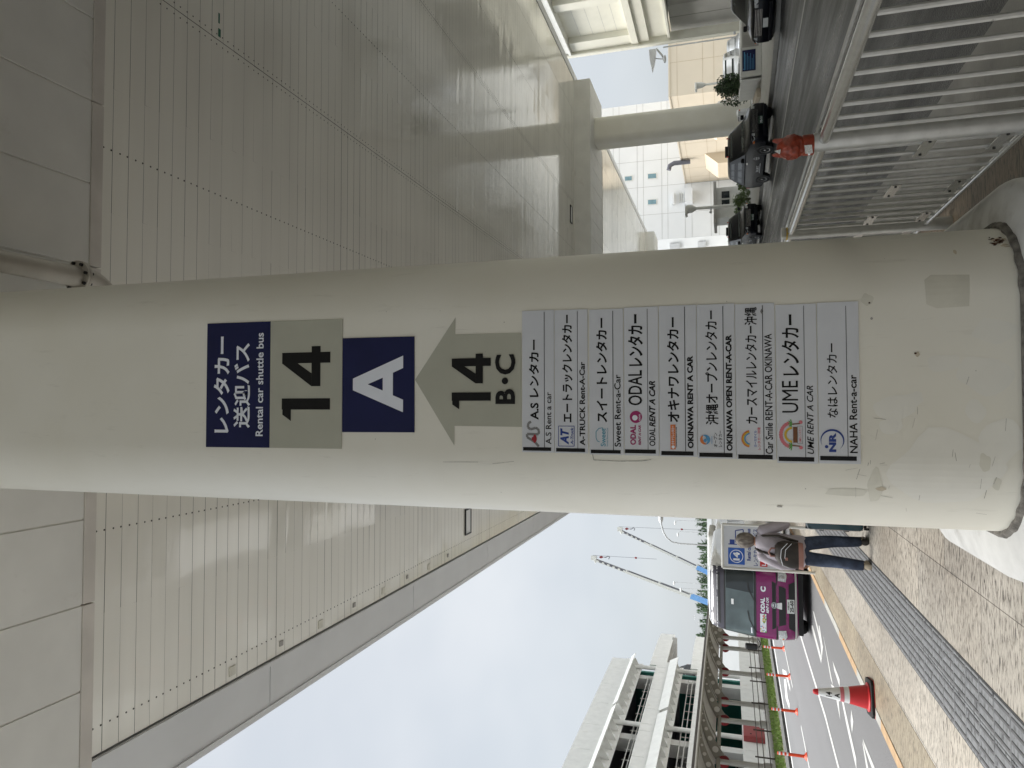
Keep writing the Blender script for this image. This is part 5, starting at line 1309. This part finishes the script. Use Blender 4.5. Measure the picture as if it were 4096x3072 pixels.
# ================================================================== far background, left: cranes, lamps, barrier, trees
def crane(label, tip, joint, base, hook, widths, secs, dark):
    r = empty('mobile_crane', (base[0], base[1], 0), label, 'crane', 'mobile cranes beyond the overpass')
    T, B_ = Vector(tip), Vector(base)
    ax = (B_ - T)
    sd = Vector((0, 1, 0)); nrm = ax.normalized().cross(sd).normalized()
    ends = secs
    for i, (a, c, h, m) in enumerate(ends):
        p, q = T + ax * a, T + ax * c
        o = MB().obox((p + q) / 2, (q - p) / 2, sd * h * .8, nrm * h).build('boom_section', m); P(o, r)
        if m != 'craneblue':
            e = MB().obox((p + q) / 2 + nrm * h * .78, (q - p) / 2, sd * (h * .8 + .02), nrm * h * .22).build('boom_underside', 'cranedark'); e.parent = o
            cl = MB().obox(q, ax.normalized() * .25, sd * (h * .95), nrm * h * 1.25).build('boom_collar', 'cranewhite'); cl.parent = o
    for k in range(5):
        p = T + ax * (.05 + .042 * k); P(MB().obox(p, ax.normalized() * .28, sd * (ends[0][2] * .8 + .03), nrm * ends[0][2] * .55).build('boom_letter', 'cranedark'), r)
    P(MB().obox(T + Vector((.3, 0, .1)), (.4, 0, 0), (0, .35, 0), (0, 0, .5)).tube([T + Vector((.6, 0, .45)), T + Vector((-.7, 0, -.3))], .14, 8).build('boom_head', 'cranewhite'), r)
    hx = Vector(hook[0])
    P(MB().tube([T + Vector((.5, 0, 0)), hx + Vector((0, 0, .7))], .035, 5).build('hoist_cable', 'cranedark'), r)
    hk = P(MB().prism([hx + Vector((-.25, 0, .1)), hx + Vector((0, 0, .5)), hx + Vector((.25, 0, .1)), hx + Vector((0, 0, -.4))], (0, .4, 0)).build('hook_block', 'hubred'), r)
    k = MB().tube([hx + Vector((0, .2, -.5)), hx + Vector((0, .2, -.9)), hx + Vector((.3, .2, -1.25)), hx + Vector((.1, .2, -1.6)), hx + Vector((-.3, .2, -1.4))], .09, 6).build('hook', 'cranedark'); k.parent = hk
    e0, e1 = Vector(hook[1]), Vector(hook[2])
    P(MB().tube([e0, e1], .03, 5).build('auxiliary_cable', 'cranedark'), r)
    P(MB().ball(e0 + (e1 - e0) * .68, .2, 1, 1, 1.3, 8).build('cable_weight', 'hubred'), r)
    # carrier standing on the ground behind the overpass wall
    P(MB().box(base[0] - 6, base[0] + 6, base[1] - 1.4, base[1] + 1.4, 1.0, 2.2, bev=.1).box(base[0] - 1.5, base[0] + 3, base[1] - 1.3, base[1] + 1.3, 2.2, 4.4, bev=.15).build('carrier', 'craneblue'), r)
    for k in range(4):
        P(MB().lathe([(.6, base[1] - 1.6), (.65, base[1] - 1.5), (.65, base[1] + 1.5), (.6, base[1] + 1.6)], (base[0] - 4.5 + 3 * k, 0, .45), 14, 'Y').build('wheel', 'rubber'), r)
crane('blue and white crane with its boom raised highest, nearer the car park', (-29.9, 140, 27.3), None, (-37.6, 140, 2.6), ((-29.4, 140, 25.9), (-29.1, 140, 27.6), (-29.1, 140, 15.2)), None,
      [(0, .26, .25, 'cranewhite'), (.26, .51, .31, 'cranewhite'), (.51, .745, .38, 'cranewhite'), (.745, 1, .46, 'craneblue')], True)
crane('blue and white crane with the lower boom, nearer the big column', (-25.7, 150, 23.6), None, (-34.7, 150, 2.6), ((-25.3, 150, 22.2), (-24.9, 150, 23.9), (-24.8, 150, 5.0)), None,
      [(0, .3, .23, 'cranewhite'), (.3, .55, .28, 'cranewhite'), (.55, .735, .34, 'cranewhite'), (.735, 1, .42, 'craneblue')], False)
def lamp(pts, r, lab, name='street_lamp', head=None, grp='slender street lamps on the overpass'):
    o = empty(name, (pts[0][0], pts[0][1], 0), lab, 'street lamp', grp)
    P(MB().tube([(pts[0][0], pts[0][1], 0)] + list(pts), r, 8).build('pole', 'lampgrey', smooth=True), o)
    h = head or pts[-1]
    P(MB().ball((h[0], h[1], h[2]), r * 4.5, 1.6, 1, .7, 8).build('lamp_head', 'lampgrey', smooth=True), o)
lamp([(-12.99, 70, 3.4), (-12.95, 70, 6.3), (-12.85, 70, 7.0), (-12.45, 70, 7.5), (-11.9, 70, 7.8), (-11.2, 70, 7.98), (-10.6, 70, 8.02)], .075, 'tall lamp with a long curved arm, nearest of the lamps', grp=None)
for (x, z, dx, lab) in ((-18.44, 9.8, -.4, 'slender lamp on the overpass closest to the big column'), (-20.23, 9.4, -.5, 'slender lamp on the overpass beside the long curved lamp arm'),
                        (-28.5, 10.05, -.15, 'straight slender lamp on the overpass right of the taller crane base'), (-29.4, 9.0, -.25, 'slender hooked lamp on the overpass closest to the taller crane')):
    lamp([(x, 120, z - .6), (x + .02, 120, z), (x + dx * .4, 120, z + .38), (x + dx, 120, z + .42)], .055, lab)
o = struct(MB().box(-80, -12, 100, 101, -.3, 4.62).build('overpass_wall', 'wallwhite')); o['kind'] = ''
del o['kind']; tag(o, 'long low white overpass wall in front of the distant trees', 'wall')
b = MB().box(-80, -12, 99.8, 100, 3.85, 4.0).build('wall_ledge', 'joint', o)
for x, z in ((-33.9, 7.7), (-34.8, 7.0)):
    tag(MB().tube([(x, 120, -.3), (x, 120, z)], .04, 5).tube([(x - .4, 120, z - .4), (x + .4, 120, z - .4)], .03, 5).build('antenna_mast', 'lampgrey'), 'thin antenna mast beyond the wall, ' + ('taller one' if z > 7.5 else 'shorter one with a crossbar'), 'antenna')
random.seed(8)
b = MB()
tops = [(random.uniform(-100, -20), random.uniform(215, 228), random.uniform(9.2, 11.2)) for _ in range(150)]
for (x, y, h) in tops:
    for k in range(95):
        t = random.random() ** .7; z = 1.0 + (h - 1.0) * t; w = (1 - t) * 1.9 + .25
        px, py = x + random.gauss(0, w * .6), y + random.gauss(0, w * .6); a = random.uniform(0, 2 * pi); l_ = random.uniform(.5, 1.3); q = random.uniform(.12, .3)
        up = random.uniform(.3, 1)
        b.poly([(px - q * cos(a), py - q * sin(a), z), (px + q * cos(a), py + q * sin(a), z), (px + random.gauss(0, .4), py, z + l_ * up)])
for i in range(9000):
    x = random.uniform(-105, -18); y = random.uniform(214, 229); z = random.uniform(1.0, 8.3 + .7 * sin(x * .7) + .5 * sin(x * 1.9)); a = random.uniform(0, 2 * pi); q = random.uniform(.15, .35)
    b.poly([(x - q * cos(a), y - q * sin(a), z), (x + q * cos(a), y + q * sin(a), z), (x + random.gauss(0, .4), y, z + random.uniform(.5, 1.5))])
o = b.build('distant_trees', 'pine'); tag(o, 'distant band of feathery green trees on the horizon', 'trees', kind='stuff')

# ================================================================== right-hand side
# stair tower / bridge abutment at the corner
ab = empty('elevated_bridge', (28, 48, 0), 'cream coloured elevated bridge with coffered side and grey pier, at the far right', 'bridge')
AX = 26.1
def A(nm, b, m, **k): return P(b.build(nm, m, None, **k), ab)
A('side_wall', MB().box(AX + .45, 40, -95, 50.2, 5.45, 15), 'cream')  # runs on unseen past the camera to block light from the right
A('light_blocking_pier', MB().box(27.2, 30, -95, 42.5, -.2, 5.38), 'concretedk')  # unseen stretch added to keep light off the column's right side
for y, w in ((36.7, .4), (44.6, .4), (49.8, .6)): A('pilaster', MB().box(AX, AX + .46, y - w, y + w, 8.05, 12.4, bev=.01), 'cream')
A('ledge', MB().box(AX - .14, AX + .46, 30, 50.45, 7.55, 8.04, bev=.02), 'cream')
A('lower_girder', MB().box(AX, AX + .46, 30, 50.4, 6.8, 7.54).box(AX + .18, AX + .46, 30, 50.3, 5.45, 6.79), 'cream')
A('girder_rib', MB().box(AX - .06, AX + .4, 30, 50.4, 5.33, 5.52, bev=.02), 'cream')
A('cornice', MB().box(AX - .3, AX + .46, 30, 50.5, 12.42, 12.6).box(AX - .15, AX + .46, 30, 50.5, 12.66, 13.1).box(AX - .36, AX + .46, 30, 50.5, 13.2, 13.4), 'offwhite')
b = MB()
for z in (8.9, 9.7, 10.6, 11.5): b.box(AX + .445, AX + .452, 37.2, 49.2, z, z + .02)
A('board_joints', b, 'joint')
A('pier', MB().box(27.0, 30, 47.9, 51.6, -.2, 5.32), 'concretedk')
A('pier_joint', MB().box(26.99, 27.0, 49.4, 49.43, -.2, 5.3), 'dark')
A('corner_post', MB().box(AX - .1, AX + .5, 50.55, 51.1, -.2, 13.0), 'cream')
A('downpipe', MB().tube([(AX - .25, 50.4, 0), (AX - .25, 50.4, 13)], .09, 10), 'cream', smooth=True)
A('cable_run', MB().tube([(AX - .18, 51.3, 0), (AX - .18, 51.3, 5.9)], .05, 8), 'lampgrey')
spk = empty('floodlight', (25.6, 51.5, 6.5), 'winged grey floodlight bracketed off the bridge corner', 'floodlight')
P(MB().prism([(25.8, 51.1, 6.9), (25.1, 51.1, 6.85), (24.3, 51.1, 6.7), (25.1, 51.1, 6.5), (25.8, 51.1, 6.42)], (0, .6, 0)).build('hood', 'lampgrey'), spk)
P(MB().tube([(25.95, 51.4, 6.4), (25.4, 51.4, 6.0), (25.0, 51.4, 5.85)], .07, 8).tube([(25.2, 51.3, 6.5), (25.05, 51.3, 5.9)], .035, 6).ball((25.05, 51.3, 5.8), .19, 1.6, 1, .6, 8).build('bracket', 'lampgrey'), spk)

# planter with cabinet and navy notice
pl = empty('planter_wall', (17, 36, 0), 'low off-white planter wall carrying a navy notice board', 'planter')
P(MB().prism([(15.95, 35.6, 0), (18.6, 34.9, 0), (18.9, 36.2, 0), (16.3, 37.0, 0)], (0, 0, .97)).build('front_block', 'offwhite', bevel=.02), pl)
P(MB().prism([(15.9, 35.75, 0), (16.25, 36.9, 0), (17.6, 41.2, 0), (17.2, 41.4, 0)], (0, 0, .95)).build('side_wall', 'offwhite', bevel=.02), pl)
P(MB().prism([(15.3, 36.6, 0), (15.75, 36.6, 0), (17.2, 41.3, 0), (16.8, 41.4, 0)], (0, 0, .2)).build('low_step', 'beige'), pl)
P(MB().prism([(18.62, 34.88, 0), (22, 34.2, 0), (22.4, 35.6, 0), (18.95, 36.1, 0)], (0, 0, .9)).build('rear_block', 'concretedk', bevel=.02), pl)
pu = Vector((18.6 - 15.95, 34.9 - 35.6, 0)).normalized(); pn = Vector((pu.y, -pu.x, 0))
def on_pl(off): return lambda u, w, t: tuple(Vector((15.95, 35.6, 0)) + pu * u + pn * (off + t) + Vector((0, 0, w)))
nb = Decal().rect(.25, 1.2, .27, .88).build('notice_board', 'navy', None, on_pl(.02)); P(nb, pl)
d = Decal()
for k, (w_, h_) in enumerate(((.8, .045), (.7, .02), (.75, .02), (.6, .02), (.72, .02), (.5, .02), (.65, .02))): d.rect(.31, .31 + w_, .8 - k * .072 - h_, .8 - k * .072)
d.disc(.35, .83, .02)
o = d.build('notice_lines', 'skyink', None, on_pl(.024)); o.parent = nb
cb = empty('louvred_cabinet', (17.9, 35.0, 0), 'small grey cabinet with two louvred panels set in the planter', 'cabinet')
P(Decal().rect(1.32, 2.55, .14, .88).build('case', 'concrete', None, on_pl(.03)), cb)
for u in (1.36, 1.98):
    d = Decal()
    for k in range(13): d.rect(u + .04, u + .5, .2 + k * .048, .228 + k * .048)
    P(d.build('louvre', 'concretedk', None, on_pl(.034)), cb)

def bush(name, lab, c, rad, hgt, n, m='leaf', leaf=.11, cat='shrub', grp=None, seed=1, spiky=False):
    random.seed(seed); b = MB()
    lobes = [(c[0] + random.gauss(0, rad * .4), c[1] + random.gauss(0, rad * .4), c[2] + hgt * random.uniform(.3, .8), rad * random.uniform(.3, .55)) for _ in range(9)]
    for i in range(n):
        lx, ly, lz, lr = random.choice(lobes)
        v = Vector((random.gauss(0, 1), random.gauss(0, 1), random.gauss(0, 1))).normalized() * lr * random.uniform(.55, 1.05)
        p = Vector((lx, ly, max(c[2] + .03, lz + v.z * (hgt / rad) * .75))) + Vector((v.x, v.y, 0))
        d_ = Vector((random.gauss(0, 1), random.gauss(0, 1), random.gauss(0, .8) + .3)).normalized(); e = d_.orthogonal().normalized(); e.rotate(Matrix.Rotation(random.uniform(0, 6.28), 3, d_))
        l_ = leaf * random.uniform(.7, 1.5) * (2.4 if spiky else 1)
        w_ = leaf * (.14 if spiky else .42)
        b.poly([p - d_ * l_ * .5, p + e * w_, p + d_ * l_ * .6, p - e * w_])
    r = empty(name, (c[0], c[1], c[2]), lab, cat, grp)
    P(b.build('foliage', m), r)
    t = MB()
    for (lx, ly, lz, lr) in lobes[:5]: t.tube([(c[0], c[1], c[2]), ((c[0] + lx) / 2, (c[1] + ly) / 2, (c[2] + lz) / 2 + .1), (lx, ly, lz)], [.04, .03, .012], 6)
    P(t.build('stems', 'bark'), r)
bush('shrub', 'dense dark green shrub behind the planter, beside the far column', (18.6, 42.4, .1), .95, 2.0, 2600, 'leaf', .12, seed=3)
for i, (x, y, rd, h, lab) in enumerate(((15.0, 48.5, .8, .9, 'leafy bush right behind the first black taxi'), (14.9, 53.0, .9, 1.1, 'leafy bush at the foot of the concrete lamp post'), (14.6, 57.0, .8, 1.0, 'leafy bush above the hood of the farther taxi'), (13.8, 62, 1.0, 1.6, 'green bush beside the roof of the farther taxi'))):
    bush('bush', lab, (x, y, 0), rd, h, 800, 'leaf2', .15, 'bush', 'bushes along the far kerb', seed=20 + i, spiky=i % 2 == 1)
bush('shrub', 'small dark shrub at the foot of the grey pier, far right', (21.6, 37.6, 0), .5, 1.1, 700, 'leaf', .1, seed=44)

# concrete lamp posts
def clamp(x, y, z, lab, s=1.0):
    o = empty('concrete_lamp', (x, y, 0), lab, 'lamp post', 'stubby lamp posts')
    P(MB().lathe([(.16 * s, 0), (.11 * s, z - .7)], (x, y, 0), 14).build('pole', 'offwhite', smooth=True), o)
    P(MB().lathe([(.11 * s, z - .7), (.3 * s, z - .4), (.34 * s, z - .05), (.3 * s, z)], (x, y, 0), 12).box(x - .55 * s, x + .2 * s, y - .3, y + .3, z - .05, z + .12, bev=.03).build('lamp_head', 'offwhite', smooth=True), o)
    P(MB().tube([(x, y - .1, z - 1.8), (x - .35, y - .1, z - 1.75)], .05, 6).ball((x - .38, y - .1, z - 1.75), .11, 1, 1, 1, 8).build('camera_arm', 'lampgrey'), o)
clamp(15.05, 55, 4.55, 'stubby lamp post standing in front of the white building')
clamp(24.45, 55, 3.75, 'white lamp post standing in front of the plain beige wall', .7)
# beige hall
hall = empty('beige_hall', (40, 90, 0), 'low beige panelled hall with a flat roof', 'building')
def H(nm, b, m, **k): return P(b.build(nm, m, None, **k), hall)
BX = 34.7
H('walls', MB().box(BX, 75, 80, 111.9, -.3, 7.56), 'beige')
H('roof_edge', MB().box(BX - .08, 75, 79.92, 111.9, 7.56, 7.72), 'beige')
b = MB()
for z in (6.75, 4.0, 2.8): b.box(BX, 75, 79.99, 80.0, z, z + .04); b.box(BX - .01, BX, 80, 111.9, z, z + .04)
for x in (38.5, 43.3, 48, 52.7): b.box(x, x + .04, 79.99, 80.0, 0, 7.56)
for y in (85, 90, 95, 100, 105, 109): b.box(BX - .01, BX, y, y + .05, 0, 7.56)
H('panel_joints', b, 'joint2')
for ya, yb in ((86.5, 91.0), (99.5, 106)):
    H('bay', MB().prism([(BX, ya, 0), (BX - 1.5, ya, 0), (BX - 1.5, ya, 2.7), (BX, ya, 4.4)], (0, yb - ya, 0)), 'beigedk')
H('vent_pipe', MB().tube([(BX - .4, 101, 6.4), (BX - .4, 101, 8.6), (BX - .7, 101, 9.2), (BX - 1.3, 101, 9.35)], .32, 12), 'cranedark', smooth=True)
# white block
wb_ = empty('white_building', (30, 115, 0), 'tall plain white building with small blue windows', 'building')
k_ = 112 / 95
def sx(x): return x * k_
def sz(z): return (z - 1.7) * k_ + 1.7
def Wb(nm, b, m, **k): return P(b.build(nm, m, None, **k), wb_)
Wb('walls', MB().box(sx(22.25), 48, 112, 140, -.3, 34), 'wallwhite')
Wb('left_wing', MB().prism([(sx(22.24), 112.02, -.3), (sx(22.24), 139, -.3), (sx(17), 139, -.3), (sx(20), 114.6, -.3)], (0, 0, 34)), 'wallwhite')
b = MB()
for z in (13.01, 12.2, 9.8, 9.03, 6.81, 5.95, 3.54, 2.55, 16.2, 15.4): b.box(sx(22.26), 48, 111.985, 112, sz(z), sz(z) + .05)
for x in (25.64, 29.39, 32.92, 36.5): b.box(sx(x), sx(x) + .05, 111.985, 112, -.3, 34)
Wb('panel_joints', b, 'joint')
for x0, x1, z0, z1 in ((30.5, 31.1, 10.55, 11.6), (27.03, 27.62, 10.56, 11.62), (30.5, 31.05, 13.75, 14.66), (27.0, 27.6, 13.75, 14.66)):
    f = Wb('window', MB().box(sx(x0) - .12, sx(x1) + .12, 111.93, 111.98, sz(z0) - .12, sz(z1) + .12), 'offwhite')
    c = MB().box(sx(x0), sx(x1), 111.9, 111.935, sz(z0), sz(z1)).build('pane', 'glassteal'); c.parent = f
Wb('balcony', MB().box(sx(26.6), sx(28.45), 110.6, 112, sz(5.85), sz(6.8)).box(sx(26.7), sx(28.2), 111.3, 112, sz(8.2), sz(8.45)), 'wallwhite')
bl = MB()
for z in (7.0, 7.25, 7.5): bl.box(sx(26.9), sx(28.2), 111.6, 111.98, sz(z), sz(z) + .12)
Wb('balcony_louvre', bl, 'offwhite')
for z0, z1 in ((7.6, 8.9), (4.3, 5.3)):
    f = Wb('wing_window', MB().prism([(sx(21.1), 113.25, sz(z0)), (sx(21.75), 112.5, sz(z0)), (sx(21.75), 112.5, sz(z1)), (sx(21.1), 113.25, sz(z1))], (-.12, -.12, 0)), 'lampgrey')
# guard booth
kb_ = empty('guard_booth', (16.9, 61, 0), 'small pale guard booth with an overhanging flat roof', 'booth')
def K(nm, b, m, **k): return P(b.build(nm, m, None, **k), kb_)
K('walls', MB().box(15.6, 18.1, 60.4, 63, -.1, 2.45), 'offwhite')
K('roof', MB().box(15.05, 18.5, 59.9, 63.4, 2.45, 2.68, bev=.02), 'concrete')
for x in (16.45, 17.15):
    f = K('window', MB().box(x, x + .64, 60.36, 60.4, 1.38, 2.08), 'offwhite'); c = MB().box(x + .04, x + .6, 60.34, 60.37, 1.42, 2.04).build('pane', 'glassdark'); c.parent = f
tag(MB().lathe([(.08, 0), (.07, 3.2)], (13.6, 70, 0), 8).box(13.2, 13.7, 69.8, 70.2, 3.2, 3.35).build('lamp_pole', 'lampgrey'), 'thin grey lamp pole above the farther taxi roof', 'lamp post')
